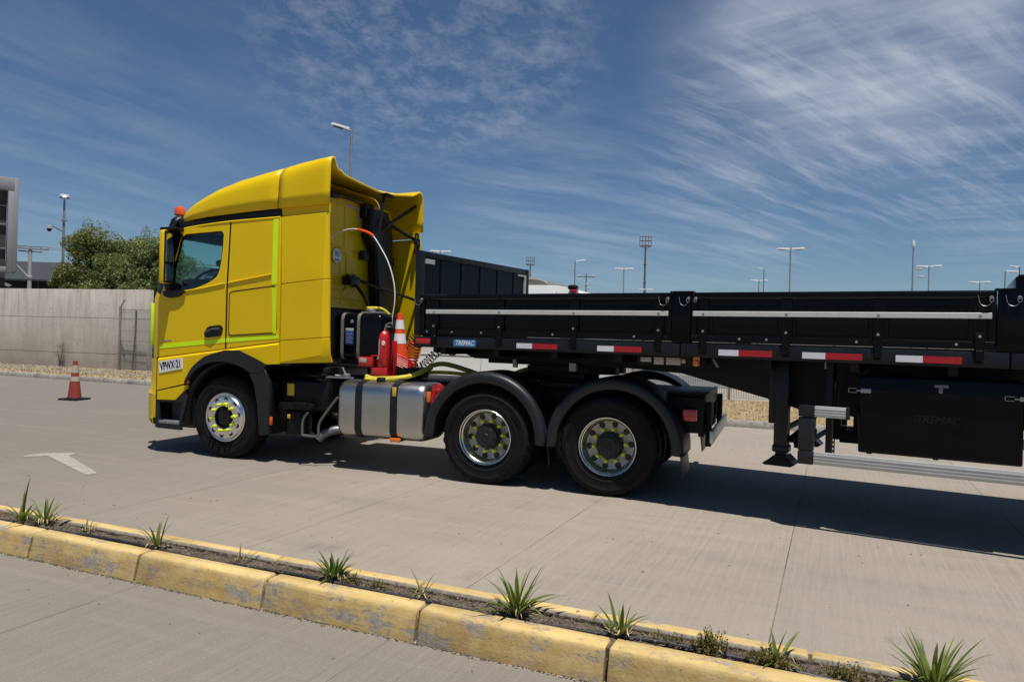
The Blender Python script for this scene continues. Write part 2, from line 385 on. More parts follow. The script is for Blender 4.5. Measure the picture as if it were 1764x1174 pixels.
def obj(name, bm, mats, parent=None, ang=32, label=None, recalc=True):
    if recalc: bmesh.ops.recalc_face_normals(bm, faces=bm.faces)
    me = bpy.data.meshes.new(name)
    bm.to_mesh(me); bm.free()
    if not isinstance(mats, (list, tuple)): mats = [mats]
    for m_ in mats: me.materials.append(M[m_] if isinstance(m_, str) else m_)
    if ang:
        me.shade_smooth()
        me.set_sharp_from_angle(angle=math.radians(ang))
    o = bpy.data.objects.new(name, me)
    COL.objects.link(o)
    if parent is not None: o.parent = parent
    if label: o['label'] = label
    return o

def thing(name, label, cat, loc=(0, 0, 0), rz=0.0, group=None):
    o = bpy.data.objects.new(name, None)
    o.empty_display_size = .2
    COL.objects.link(o)
    o.location = loc; o.rotation_euler = (0, 0, rz)
    o['label'] = label; o['category'] = cat
    if group: o['group'] = group
    return o

def tag(o, label, cat, group=None):
    o['label'] = label; o['category'] = cat
    if group: o['group'] = group
    return o

def struct(o): o['kind'] = 'structure'; return o
def stuff(o, label, cat): o['kind'] = 'stuff'; o['label'] = label; o['category'] = cat; return o

def box(bm, x0, x1, y0, y1, z0, z1, bev=0.0, seg=2, mi=0, mtx=None):
    r = bmesh.ops.create_cube(bm, size=1.0)
    vs = r['verts']
    for v in vs:
        v.co = Vector((x0 + (v.co.x + .5) * (x1 - x0), y0 + (v.co.y + .5) * (y1 - y0), z0 + (v.co.z + .5) * (z1 - z0)))
    fs = set(f for v in vs for f in v.link_faces)
    if bev > 0:
        es = list(set(e for v in vs for e in v.link_edges))
        rr = bmesh.ops.bevel(bm, geom=es, offset=bev, segments=seg, affect='EDGES', profile=.5)
        fs = set(f for f in fs if f.is_valid) | set(rr['faces'])
        vs = list(set(v for f in fs for v in f.verts))
    for f in fs: f.material_index = mi
    if mtx is not None:
        for v in vs: v.co = mtx @ v.co
    return vs

def panel(bm, outer, y0, y1, holes=(), mi=0, axis='y'):
    """slab with an outline (a,b) between depths y0 (front) and y1; axis y -> (x,z), x -> (y,z), z -> (x,y)"""
    def P(a, b, d):
        return (a, d, b) if axis == 'y' else ((d, a, b) if axis == 'x' else (a, b, d))
    loops = [list(outer)] + [list(h) for h in holes]
    tri = tessellate_polygon([[Vector((a, b, 0)) for a, b in l] for l in loops])
    flat = [p for l in loops for p in l]
    F = [bm.verts.new(P(a, b, y0)) for a, b in flat]
    B = [bm.verts.new(P(a, b, y1)) for a, b in flat]
    for t in tri:
        try:
            f = bm.faces.new([F[i] for i in t]); f.material_index = mi
            f = bm.faces.new([B[i] for i in reversed(t)]); f.material_index = mi
        except ValueError: pass
    k = 0
    for l in loops:
        n = len(l)
        for i in range(n):
            j = (i + 1) % n
            f = bm.faces.new([F[k + i], F[k + j], B[k + j], B[k + i]]); f.material_index = mi
        k += n
    return F, B

def cut(bm, p, q):
    """cut the whole mesh by the plane through the x-z line p-q (parallel to y)"""
    d = Vector((q[0] - p[0], 0, q[1] - p[1]))
    n = Vector((-d.z, 0, d.x)).normalized()
    bmesh.ops.bisect_plane(bm, geom=bm.verts[:] + bm.edges[:] + bm.faces[:], plane_co=(p[0], 0, p[1]), plane_no=n, dist=1e-5)

def fillet(pts, r, n=4):
    """round the corners of a closed polygon; r number or list"""
    out_ = []
    N = len(pts)
    for i in range(N):
        ri = r[i] if isinstance(r, (list, tuple)) else r
        p0, p1, p2 = Vector(pts[i - 1]), Vector(pts[i]), Vector(pts[(i + 1) % N])
        a, b = (p0 - p1), (p2 - p1)
        if ri <= 0 or a.length < 1e-6 or b.length < 1e-6:
            out_.append(tuple(p1)); continue
        a.normalize(); b.normalize()
        d = min(ri, (p0 - p1).length * .45, (p2 - p1).length * .45)
        s_, e_ = p1 + a * d, p1 + b * d
        for k in range(n + 1):
            t = k / n
            out_.append(tuple((1 - t) ** 2 * s_ + 2 * t * (1 - t) * p1 + t * t * e_))
    return out_

def rect(a0, a1, b0, b1): return [(a0, b0), (a1, b0), (a1, b1), (a0, b1)]

def tube(bm, pts, r, n=8, closed=False, caps=True, mi=0):
    pts = [Vector(p) for p in pts]
    N = len(pts)
    rs = r if isinstance(r, (list, tuple)) else [r] * N
    rings = []
    up = None
    for i, p in enumerate(pts):
        if closed: t = pts[(i + 1) % N] - pts[i - 1]
        elif i == 0: t = pts[1] - p
        elif i == N - 1: t = p - pts[i - 1]
        else: t = (pts[i + 1] - p).normalized() + (p - pts[i - 1]).normalized()
        if t.length < 1e-9: t = Vector((0, 0, 1))
        t.normalize()
        if up is None:
            up = Vector((0, 0, 1)) if abs(t.z) < .9 else Vector((1, 0, 0))
        a = t.cross(up)
        if a.length < 1e-6: a = t.orthogonal()
        a.normalize(); b = a.cross(t).normalized(); up = b
        rings.append([bm.verts.new(p + (a * math.cos(2 * PI * k / n) + b * math.sin(2 * PI * k / n)) * rs[i]) for k in range(n)])
    M_ = N if closed else N - 1
    for i in range(M_):
        A, B = rings[i], rings[(i + 1) % N]
        for k in range(n):
            f = bm.faces.new((A[k], A[(k + 1) % n], B[(k + 1) % n], B[k])); f.material_index = mi
    if caps and not closed:
        for ring in (rings[0], rings[-1]):
            f = bm.faces.new(ring); f.material_index = mi

def smooth_path(pts, n=6):
    pts = [Vector(p) for p in pts]
    out_ = []
    for i in range(len(pts) - 1):
        p0 = pts[max(i - 1, 0)]; p1 = pts[i]; p2 = pts[i + 1]; p3 = pts[min(i + 2, len(pts) - 1)]
        for k in range(n):
            t = k / n
            out_.append(.5 * ((2 * p1) + (p2 - p0) * t + (2 * p0 - 5 * p1 + 4 * p2 - p3) * t * t + (3 * p1 - p0 - 3 * p2 + p3) * t ** 3))
    out_.append(pts[-1])
    return out_

def lathe(bm, prof, origin=(0, 0, 0), axis='z', n=32, mi=0, mod=None, a0=0.0, a1=2 * PI, sgn=1):
    """prof [(r,h)]; axis z, y or x; mod(i,k)->radius offset"""
    full = abs(a1 - a0 - 2 * PI) < 1e-6
    cnt = n if full else n + 1
    ox, oy, oz = origin
    rings = []
    for i, (r, h) in enumerate(prof):
        ring = []
        for k in range(cnt):
            a = a0 + (a1 - a0) * k / n
            rr = r + (mod(i, k) if mod else 0)
            c, s = math.cos(a) * rr, math.sin(a) * rr
            if axis == 'z': co = (ox + c, oy + s, oz + h * sgn)
            elif axis == 'y': co = (ox + c, oy + h * sgn, oz + s)
            else: co = (ox + h * sgn, oy + c, oz + s)
            ring.append(bm.verts.new(co))
        rings.append(ring)
    for i in range(len(rings) - 1):
        A, B = rings[i], rings[i + 1]
        for k in range(cnt if full else cnt - 1):
            k2 = (k + 1) % cnt
            f = bm.faces.new((A[k], A[k2], B[k2], B[k])); f.material_index = mi
    if full:
        for ring, (r, h) in ((rings[0], prof[0]), (rings[-1], prof[-1])):
            if r > 1e-4 and (ring is rings[0] or ring is rings[-1]) and getattr(lathe, 'cap', True):
                pass
    return rings

def cyl(bm, p, q, r, n=16, mi=0, r2=None, caps=True):
    tube(bm, [p, q], [r, r if r2 is None else r2], n, caps=caps, mi=mi)

def rext(bm, prof, y0, y1, r, n=6, irange=None, ycond=None, mi=0, closed=False):
    """sweep a profile (x,z) across y with rounded ends of radius r (number or list)"""
    N = len(prof)
    nor = []
    for i in range(N):
        p0 = Vector(prof[max(i - 1, 0)]); p1 = Vector(prof[min(i + 1, N - 1)])
        t = (p1 - p0).normalized()
        nor.append(Vector((-t.y, t.x)))
    st = [(k / n * PI / 2) for k in range(n + 1)]
    cols = []
    for side in (0, 1):
        seq = st if side == 0 else st[::-1]
        for a in seq: cols.append((side, a))
    grid = []
    for i in range(N):
        ri = r[i] if isinstance(r, (list, tuple)) else r
        row = []
        for side, a in cols:
            yy = ri * (1 - math.cos(a)); ins = ri * (1 - math.sin(a))
            y = y0 + yy if side == 0 else y1 - yy
            row.append(bm.verts.new((prof[i][0] - nor[i].x * ins, y, prof[i][1] - nor[i].y * ins)))
        grid.append(row)
    for i in range(N - 1):
        if irange and not (irange[0] <= i < irange[1]): continue
        for k in range(len(cols) - 1):
            if ycond:
                ym = .25 * (grid[i][k].co.y + grid[i][k + 1].co.y + grid[i + 1][k].co.y + grid[i + 1][k + 1].co.y)
                if not ycond(i, ym): continue
            f = bm.faces.new((grid[i][k], grid[i][k + 1], grid[i + 1][k + 1], grid[i + 1][k])); f.material_index = mi
    bmesh.ops.delete(bm, geom=[v for v in bm.verts if not v.link_faces], context='VERTS')
    return grid

def solidify(o, t, off=-1.0):
    md = o.modifiers.new('thickness', 'SOLIDIFY'); md.thickness = t; md.offset = off
    return o

def text(name, body, size, mtx, m_, parent=None, extrude=.0015, shear=0.0, bold=0.0, sx_=1.0, align='CENTER'):
    cu = bpy.data.curves.new(name, 'FONT')
    cu.body = body; cu.size = size; cu.extrude = extrude; cu.shear = shear; cu.offset = bold
    cu.align_x = align; cu.align_y = 'CENTER'
    to = bpy.data.objects.new(name, cu)
    COL.objects.link(to)
    bpy.context.view_layer.update()
    me = bpy.data.meshes.new_from_object(to.evaluated_get(bpy.context.evaluated_depsgraph_get()))
    bpy.data.objects.remove(to)
    me.name = name
    me.transform(mtx @ Matrix.Diagonal((sx_, 1, 1, 1)))
    me.materials.clear(); me.materials.append(M[m_])
    o = bpy.data.objects.new(name, me)
    COL.objects.link(o)
    if parent is not None: o.parent = parent
    return o

def facing_y(x, y, z, rot=0.0, slope=0.0):
    """text standing upright, read from -y; slope rotates in the x-z plane"""
    return Matrix.Translation((x, y, z)) @ Matrix.Rotation(-slope, 4, 'Y') @ Matrix.Rotation(PI / 2, 4, 'X')
def facing_x(x, y, z):
    """text read from +x"""
    return Matrix.Translation((x, y, z)) @ Matrix.Rotation(PI / 2, 4, 'Z') @ Matrix.Rotation(PI / 2, 4, 'X')

# road frame: s along the kerb, n across it
PH = -0.06
E1 = Vector((math.cos(PH), math.sin(PH), 0)); E2 = Vector((-math.sin(PH), math.cos(PH), 0))
def RD(s, n, z=0.0):
    v = E1 * s + E2 * n
    return Vector((v.x, v.y, z))

# =================================================================== the setting
def sheet(name, m_, s0, s1, n0, n1, z, frame=True, div=1):
    bm = new()
    vs = [bm.verts.new((a, b, 0)) for a, b in rect(s0, s1, n0, n1)]
    bm.faces.new(vs)
    o = struct(obj(name, bm, m_, ang=0))
    o.location = (0, 0, z)
    if frame: o.rotation_euler = (0, 0, PH)
    return o
sheet('ground', 'ground', -4000, 4000, -4000, 4000, -.035, False)
sheet('road', 'road', -90, 90, -45, 7.6, 0.0)
sheet('verge', 'verge', -90, 90, 7.72, 13.0, .10)
sheet('parking_ground', 'road', -90, 90, 13.0, 19.0, .02)
sheet('parking_lane', 'asphalt', -90, 90, 19.0, 27.0, .024)
sheet('parking_apron', 'road', -90, 90, 27.0, 140.0, .02)

def stone(bm, s0, s1, prof):
    """one kerb stone, cross-section prof (n,z) swept along s"""
    ring = []
    for s_, ins in ((s0, .012), (s0 + .012, 0), (s1 - .012, 0), (s1, .012)):
        c = (sum(p[0] for p in prof) / len(prof), sum(p[1] for p in prof) / len(prof))
        rr = []
        for a, b in prof:
            k = 1 - ins / .09
            rr.append(bm.verts.new((s_, c[0] + (a - c[0]) * k + random.uniform(-.0015, .0015), c[1] + (b - c[1]) * k + random.uniform(-.0015, .0015))))
        ring.append(rr)
    n = len(prof)
    for A, B in zip(ring, ring[1:]):
        for k in range(n):
            bm.faces.new((A[k], A[(k + 1) % n], B[(k + 1) % n], B[k]))
    bm.faces.new(ring[0]); bm.faces.new(ring[-1])
N0 = -3.67
def kerb(name, m_, prof, joints, gap=.022):
    bm = new()
    for a, b in zip(joints, joints[1:]):
        stone(bm, a + gap / 2, b - gap / 2, prof)
    o = struct(obj(name, bm, m_, ang=50))
    o.rotation_euler = (0, 0, PH)
    return o
near_prof = [(N0 - .004, -.05), (N0, .02), (N0 + .030, .138), (N0 + .035, .154), (N0 + .044, .164), (N0 + .060, .170), (N0 + .142, .170), (N0 + .152, .16), (N0 + .156, -.05)]
far_prof = [(N0 + .482, -.05), (N0 + .476, .03), (N0 + .458, .145), (N0 + .445, .165), (N0 + .425, .172), (N0 + .360, .170), (N0 + .352, .16), (N0 + .350, -.05)]
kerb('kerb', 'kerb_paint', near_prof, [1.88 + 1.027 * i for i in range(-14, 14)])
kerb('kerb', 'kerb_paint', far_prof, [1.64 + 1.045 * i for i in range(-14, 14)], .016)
kerb('kerb', 'kerb_grey', [(7.58, -.05), (7.585, .03), (7.605, .115), (7.62, .128), (7.72, .13), (7.735, .12), (7.735, -.05)], [-60 + 1.0 * i for i in range(0, 110)], .014)
# mortar between the kerb stones
bm = new(); box(bm, -12, 16, N0 + .06, N0 + .17, -.04, .150); box(bm, -12, 16, N0 + .34, N0 + .43, -.04, .152)
o = struct(obj('kerb_bed', bm, 'soil', ang=0)); o.rotation_euler = (0, 0, PH)
# soil in the median, gently bumpy
bm = new()
NS = 900
rows = []
for i in range(NS + 1):
    s_ = -10 + 24 * i / NS
    rows.append([bm.verts.new((s_, N0 + .150 + .206 * k / 8, .148 + .006 * math.sin(s_ * 7.1 + k) + .005 * math.sin(s_ * 23 + k * 2.1) + random.uniform(-.005, .006) - .012 * abs(k / 4 - 1))) for k in range(9)])
for a, b in zip(rows, rows[1:]):
    for k in range(8): bm.faces.new((a[k], a[k + 1], b[k + 1], b[k]))
o = struct(obj('median_soil', bm, 'soil')); o.rotation_euler = (0, 0, PH)

# arrow painted on the far lane
bm = new()
arrow = [(-.40, -1.535), (-.40, -1.40), (-1.66, -.83), (-1.76, -.64), (-2.06, -.84), (-2.10, -1.02), (-2.02, -1.19), (-1.85, -.97)]
tri = tessellate_polygon([[Vector((a, b, 0)) for a, b in arrow]])
vs = [bm.verts.new((a, b, 0)) for a, b in arrow]
for t in tri: bm.faces.new([vs[i] for i in t])
o = struct(obj('road_arrow', bm, 'mark', ang=0)); o.rotation_euler = (0, 0, PH); o.location = (0, 0, .004)

# hills far away
bm = new()
def ridge(az0, az1, dist, hf, n=120):
    lo, hi, bk = [], [], []
    for i in range(n + 1):
        a = az0 + (az1 - az0) * i / n
        d = Vector((math.sin(a), math.cos(a), 0))
        lo.append(bm.verts.new(d * dist + Vector((0, 0, -5))))
        hi.append(bm.verts.new(d * (dist + 400) + Vector((0, 0, hf(a)))))
        bk.append(bm.verts.new(d * (dist + 1400) + Vector((0, 0, -5))))
    for i in range(n):
        bm.faces.new((lo[i], lo[i + 1], hi[i + 1], hi[i])); bm.faces.new((hi[i], hi[i + 1], bk[i + 1], bk[i]))
def hf(a):
    d = math.degrees(a)
    return 95 + 106 * math.exp(-((d + 4.5) / 3.0) ** 2) + 50 * math.exp(-((d - 8) / 6) ** 2) + 30 * math.exp(-((d + 30) / 9) ** 2) + 6 * math.sin(d * 2.3) + 4 * math.sin(d * 5.1)
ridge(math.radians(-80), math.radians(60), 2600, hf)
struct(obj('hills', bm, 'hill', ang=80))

# ------------------------------------------------------------------ concrete wall
WA = Vector((-13.9, 12.06, 0)); WD = Vector((-6.63, -.40, 0)).normalized()
wall = thing('concrete_wall', 'long grey shuttered concrete wall with rain streaks beyond the road', 'wall', (WA.x, WA.y, 0), math.atan2(-WD.y, -WD.x))
bm = new(); box(bm, -17, 0, 0, .28, -.1, 2.865, .012, 2)
obj('wall_slab', bm, 'wall', wall)

# ------------------------------------------------------------------ mesh fence
fence = thing('mesh_fence', 'grey green welded mesh fence with angled post tops along the dry verge', 'fence', (-14.75, 11.72, .1), math.atan2(1.1, 25.0))
def fence_panel(w, h):
    bm = new()
    r = .005
    nV = int(w / .06)
    for i in range(nV + 1):
        x = w * i / nV
        cyl(bm, (x, 0, .05), (x, 0, h), r, 4, caps=False)
    for z in [.08, .32, .62, 1.0, 1.35, 1.72, 1.98, 2.06]:
        if z < h: cyl(bm, (0, -.006, z), (w, -.006, z), r * 1.2, 4, caps=False)
    return bm
fp0 = obj('mesh_panel', fence_panel(2.5, 2.1), 'fence', fence, ang=0)
def fpost():
    bm = new()
    box(bm, -.035, .035, -.02, .05, 0, 2.18, .006)
    tube(bm, [(0, .015, 2.15), (.16, -.05, 2.28), (.33, -.12, 2.42)], .024, 6)
    return bm
pp0 = obj('post', fpost(), 'steel', fence)
for i in range(14):
    if i:
        c = fp0.copy(); COL.objects.link(c); c.parent = fence; c.location = (2.5 * i, 0, 0)
        c = pp0.copy(); COL.objects.link(c); c.parent = fence; c.location = (2.5 * i, 0, 0)
bm = new(); tube(bm, [(.42, .16, .02), (.62, .06, 1.2), (.66, .03, 2.05)], .03, 8)
obj('brace', bm, 'fence', fence)

# ------------------------------------------------------------------ verge cover
def blades(bm, n, area, h0, h1, w, z0, lean=.5):
    for _ in range(n):
        s_, nn = random.uniform(area[0], area[1]), random.uniform(area[2], area[3])
        p = RD(s_, nn, z0)
        a = random.uniform(0, 2 * PI); h = random.uniform(h0, h1)
        d = Vector((math.cos(a), math.sin(a), 0)); e = Vector((-d.y, d.x, 0)) * w
        t = p + d * h * random.uniform(.1, lean * 2) + Vector((0, 0, h * random.uniform(.5, 1)))
        bm.faces.new([bm.verts.new(p - e), bm.verts.new(p + e), bm.verts.new(t)])
bm = new()
blades(bm, 16000, (-1.5, 9.5, 7.8, 12.6), .02, .085, .006, .1)
blades(bm, 5000, (-17.5, -7.5, 7.8, 10.5), .03, .10, .009, .1)
blades(bm, 2500, (-26, -9, 9.2, 10.6), .03, .09, .009, .1)
stuff(obj('dry_grass', bm, 'straw', ang=0, recalc=False), 'straw coloured dry grass scattered over the verge behind the kerb', 'grass')
bm = new()
for _ in range(2600):
    s_ = random.uniform(-27, -8.5); nn = random.uniform(8.5, 10.6)
    p = RD(s_, nn, .10)
    r = random.uniform(.014, .046)
    q = bmesh.ops.create_icosphere(bm, subdivisions=1, radius=r)
    sc = Vector((random.uniform(.8, 1.5), random.uniform(.7, 1.2), random.uniform(.45, .8)))
    rot = Matrix.Rotation(random.uniform(0, PI), 3, 'Z')
    for v in q['verts']: v.co = p + rot @ Vector((v.co.x * sc.x, v.co.y * sc.y, v.co.z * sc.z + r * .3))
stuff(obj('gravel', bm, 'stone', ang=0), 'loose pale gravel strewn along the foot of the concrete wall', 'gravel')

# ------------------------------------------------------------------ trees
def leaf_cloud(bm, c, rad, n, size, flat=.8):
    for _ in range(n):
        while True:
            v = Vector((random.uniform(-1, 1), random.uniform(-1, 1), random.uniform(-1, 1)))
            if .12 < v.length < 1: break
        v = v.normalized() * (v.length ** .45)
        p = c + Vector((v.x * rad, v.y * rad, v.z * rad * flat))
        s_ = size * random.uniform(.55, 1.3)
        q = Euler((random.uniform(-1.1, 1.1), random.uniform(-1.1, 1.1), random.uniform(0, 6.28))).to_matrix()
        L = [Vector((-.5, 0, 0)), Vector((0, .24, .05)), Vector((.5, 0, -.04)), Vector((0, -.24, .05))]
        bm.faces.new([bm.verts.new(p + q @ (l * s_)) for l in L])
def tree(label, x, y, h, w, seed, mname, leaves=290, clumps=60, low=.22):
    random.seed(seed)
    t = thing('tree', label, 'tree', (x, y, 0), 0, 'trees behind the concrete wall')
    bm = new()
    tube(bm, [(0, 0, -.1), (.05, .02, h * .2), (-.06, .05, h * .42), (.04, 0, h * .62), (.1, .02, h * .85)], [.17, .14, .11, .075, .02], 8)
    cl = []
    for i in range(clumps):
        a = random.uniform(0, 2 * PI); f = random.uniform(0, 1) ** .8
        zz = h * (low + (1 - low - .05) * f)
        env = w * .5 * math.sqrt(max(.02, 1 - ((f - .42) / .63) ** 2))
        rr = env * math.sqrt(random.uniform(.1, 1)) * random.uniform(.75, 1.12)
        cl.append(Vector((math.cos(a) * rr, math.sin(a) * rr, zz)))
    for c in cl[::2]:
        b = Vector((0, 0, max(h * .15, c.z - random.uniform(.5, 1.3))))
        tube(bm, [b, b.lerp(c, .55) + Vector((0, 0, .15)), c], [.05, .03, .010], 5, caps=False)
    obj('trunk', bm, 'bark', t)
    bm = new()
    for c in cl:
        leaf_cloud(bm, c, random.uniform(.30, .70) * (h / 6.5), leaves, .125)
    for i in range(16):   # twigs breaking the outline
        a = random.uniform(0, 2 * PI); f = random.uniform(.5, 1.04)
        c = Vector((math.cos(a) * w * .42 * (1.25 - f), math.sin(a) * w * .42 * (1.25 - f), h * f + .15))
        leaf_cloud(bm, c, .26, 60, .11, 1.6)
    obj('crown', bm, mname, t, ang=0, recalc=False)
    return t
tree('broad mid green tree leftmost behind the concrete wall, with yellowish leaves on its left', -28.5, 22.4, 6.8, 4.2, 3, 'leaf_tree_b', clumps=150, low=.12)
tree('dense green tree just left of the truck cab behind the concrete wall', -24.7, 22.6, 6.1, 5.8, 5, 'leaf_tree', clumps=160, low=.12)
tree('tall dark tree standing in the middle of the row behind the concrete wall', -26.9, 24.9, 6.7, 5.4, 8, 'leaf_tree', clumps=150, low=.12)
tree('lower green tree between the tall tree and the tree beside the cab', -26.2, 22.6, 5.5, 4.6, 11, 'leaf_tree', clumps=150, low=.12)
random.seed(99)
# low bush between the wall end and the cab
def bush(label, x, y, h, w, seed, cat='bush'):
    random.seed(seed)
    t = thing('bush', label, cat, (x, y, .05), 0)
    bm = new()
    for i in range(9):
        a = random.uniform(0, 6.28); tube(bm, [(0, 0, 0), (math.cos(a) * w * .15, math.sin(a) * w * .15, h * .4), (math.cos(a) * w * .3, math.sin(a) * w * .3, h * .8)], [.02, .014, .005], 5)
    obj('stems', bm, 'bark', t)
    bm = new()
    for i in range(26):
        a = random.uniform(0, 6.28); r = w * .5 * random.uniform(0, 1) ** .5
        leaf_cloud(bm, Vector((math.cos(a) * r, math.sin(a) * r, h * random.uniform(.1, .9))), w * .17, 70, .11)
    obj('foliage', bm, 'leaf_tree_b', t, ang=0, recalc=False)
bush('low green bush past the end of the concrete wall beside the cab', -16.2, 16.4, 1.9, 2.6, 21)
bush('olive bush beyond the mesh fence glimpsed under the trailer', -1.4, 24.5, .75, 3.0, 22)
bm = new(); 
random.seed(31)
t = thing('weed', 'small dark dried weed growing against the foot of the concrete wall', 'weed', (-17.45, 11.68, .1), 0)
for i in range(7):
    a = random.uniform(0, 6.28); tube(bm, [(0, 0, 0), (math.cos(a) * .05, math.sin(a) * .05, .4), (math.cos(a) * .10, math.sin(a) * .1, random.uniform(.6, .98))], [.010, .007, .003], 4)
obj('stems', bm, 'bark', t)
bm = new()
for i in range(16): leaf_cloud(bm, Vector((random.uniform(-.10, .10), random.uniform(-.08, .08), random.uniform(.1, .85))), .08, 18, .04)
obj('leaves', bm, 'bark', t, ang=0, recalc=False)

# ------------------------------------------------------------------ buildings on the left
def frame_of(u, dist): pass
bl = thing('steel_clad_building', 'pale grey steel framed building end raised above the wall at far left', 'building', (-32.55, 20.95, 0), math.radians(59))
bm = new()
box(bm, -9, 0.0, 0, 7, 8.72, 9.42, .03); obj('roof_beam', bm, 'bld_grey', bl)
bm = new(); box(bm, -.40, -.004, .004, .55, 4.3, 8.715, .02); box(bm, -.13, .06, -.05, .3, 4.35, 9.46, .015)
obj('column', bm, 'bld_grey', bl)
bm = new(); box(bm, -9, -.41, .002, .3, 4.32, 4.62, .02); obj('floor_beam', bm, 'bld_grey', bl)
bm = new(); box(bm, -8.9, -.42, .45, 6.8, 0, 8.7); obj('wall', bm, 'bld_in', bl)
bm = new()
for z in (5.6, 6.9, 7.9): box(bm, -8.9, -.42, .3, .42, z, z + .05)
for x in (-1.5, -2.9, -4.3): box(bm, x - .04, x + .04, .28, .40, 4.63, 8.7)
for x in (-1.1,): box(bm, x - .09, x + .09, .22, .36, 4.63, 6.9)
obj('mullion', bm, 'bld_grey', bl)

db = thing('dark_warehouse', 'long dark warehouse with outside gallery and railings behind the wall', 'building', (-52.2, 35.0, 0), math.atan2(-9.2, -20.5) + PI)
# local +x runs away to the right of the picture
bm = new(); box(bm, -14, 15, 1.8, 14, 0, 5.9); obj('wall', bm, 'louvre', db)
bm = new()
panel(bm, [(-.4, 5.15), (1.8, 6.75), (14, 6.9), (14, 6.75), (1.85, 6.6), (-.35, 5.05)], -14, 15, axis='x')
obj('roof', bm, 'louvre', db)
bm = new(); box(bm, -14, 15, -.40, 0, 5.02, 5.12); box(bm, -14, 15, -.2, 1.75, 3.25, 3.45); obj('gallery_floor', bm, 'louvre', db)
bm = new()
for z in (3.62, 4.35): box(bm, -14, 15, -.2, -.13, z, z + .07)
for i in range(20): box(bm, -14 + i * 1.45, -13.94 + i * 1.45, -.2, -.14, 3.4, 4.36)
obj('railing', bm, 'bld_grey', db)
for i in range(5):
    x = -12 + 5.4 * i
    bm = new(); panel(bm, [(x, 5.0), (x + 1.1, 4.5), (x + 1.35, 4.65), (x + .2, 5.1)], -.35, -.2)
    obj('awning', bm, 'bld_grey', db)
for i in range(10):
    bm = new(); box(bm, -13 + i * 3.0, -12.85 + i * 3.0, -.1, .05, 0, 5.1); obj('column', bm, 'louvre', db)

# ------------------------------------------------------------------ lamp posts and masts
def face_cam(x, y): return math.atan2(CAM.y - y, CAM.x - x) + PI / 2      # local -y towards the viewpoint, +x to the right of the picture
def head_mesh(L, W_, T):
    bm = new()
    pts = [(0, .22), (.15, .36), (.5, .5), (.85, .42), (1, .18)]
    st = []
    for t, w in pts:
        st.append([bm.verts.new((t * L, sgn * w * W_, z)) for sgn, z in ((-1, 0), (-.8, T * .7 * (1 if 0 < t < 1 else .6)), (0, T * (1 if t < .9 else .6)), (.8, T * .7 * (1 if 0 < t < 1 else .6)), (1, 0))])
    for a, b in zip(st, st[1:]):
        for k in range(4): bm.faces.new((a[k], a[k + 1], b[k + 1], b[k]))
        bm.faces.new((a[4], a[0], b[0], b[4]))
    bm.faces.new(st[0]); bm.faces.new(st[-1])
    return bm
def lamp(label, x, y, h, arms, r=.075, hl=.85, tilt=.14, mp='pole_steel', group='street lamps beyond the yard', turn=0.0):
    """arms: list of +1 / -1 (to the right / left of the picture)"""
    t = thing('street_lamp', label, 'street lamp', (x, y, 0), face_cam(x, y) + turn, group)
    bm = new()
    tube(bm, [(0, 0, -.1), (0, 0, h * .55), (0, 0, h * .56), (0, 0, h)], [r * 1.15, r * .95, r * .82, r * .7], 12)
    obj('pole', bm, mp, t)
    for a in arms:
        bm = new()
        tube(bm, [(0, 0, h - .05), (.16 * a, 0, h + .02)], r * .5, 8); obj('arm', bm, mp, t)
        bm = head_mesh(hl, .36 * hl, .16 * hl)
        o_ = obj('lamp_head', bm, 'lamp_white', t)
        o_.location = (.10 * a, 0, h - .02); o_.rotation_euler = (0, -tilt if a > 0 else -tilt, 0 if a > 0 else PI)
        bm = new(); box(bm, hl * .3, hl * .85, -.11 * hl, .11 * hl, -.025, -.002)
        obj('lens', bm, 'interior', o_)
    return t
lamp('tall grey street lamp with single head rising behind the yellow cab roof', -8.4, 15.8, 8.95, [-1], .062, .66, .22, group=None)
T2 = 'twin head street lamps in the parking area'
lamp('tallest twin head lamp right of centre, above the second trailer side panel', 7.0, 63.5, 10, [1, -1], .085, 1.08, .07, group=T2)
lamp('twin head lamp right of the thin camera mast, above the trailer edge', 20.8, 80.7, 10, [1, -1], .085, 1.08, .07, group=T2)
lamp('short looking twin head lamp just left of the black box at the right edge', 30.1, 102.3, 10, [1, -1], .09, 1.1, .06, group=T2)
lamp('twin head lamp left of the larger floodlight mast', -11.7, 81.3, 10, [1, -1], .085, 1.08, .07, group=T2)
lamp('twin lamp whose two white heads peek over the trailer headboard', -26.6, 61.2, 10, [1, -1], .085, 1.0, .05, group=T2)
lamp('small twin head lamp above the faint hill, left of the tallest twin lamp', 3.3, 99.3, 10, [1, -1], .09, 1.05, .06, group=T2)
lamp('distant twin lamp showing only white heads at the foot of the larger floodlight mast', -15.4, 117.9, 10, [1, -1], .09, 1.05, .04, group=T2)
S2 = 'single arm street lamps in the parking area'
lamp('thin single arm lamp behind the roof of the white van', -12.7, 62.6, 9, [1], .06, .9, .2, 'pole_dark', group=S2)
lamp('thin single head lamp beside the small twin lamp above the faint hill', 4.6, 71.0, 9, [-1], .055, .5, .1, 'pole_dark', group=S2)
lamp('single arm lamp with head pointing right, left of the black box on the trailer', 26.4, 75.4, 9, [1], .06, .95, -.05, 'pole_dark', group=S2)
lamp('single arm lamp with head pointing left above the black box at the right edge', 26.4, 70.8, 9, [-1], .06, .7, .15, 'pole_dark', group=S2)
lamp('pale street lamp with white flat head in front of the trees', -38.2, 32.7, 7.0, [1], .045, .95, .05, 'pole_steel', group=None)

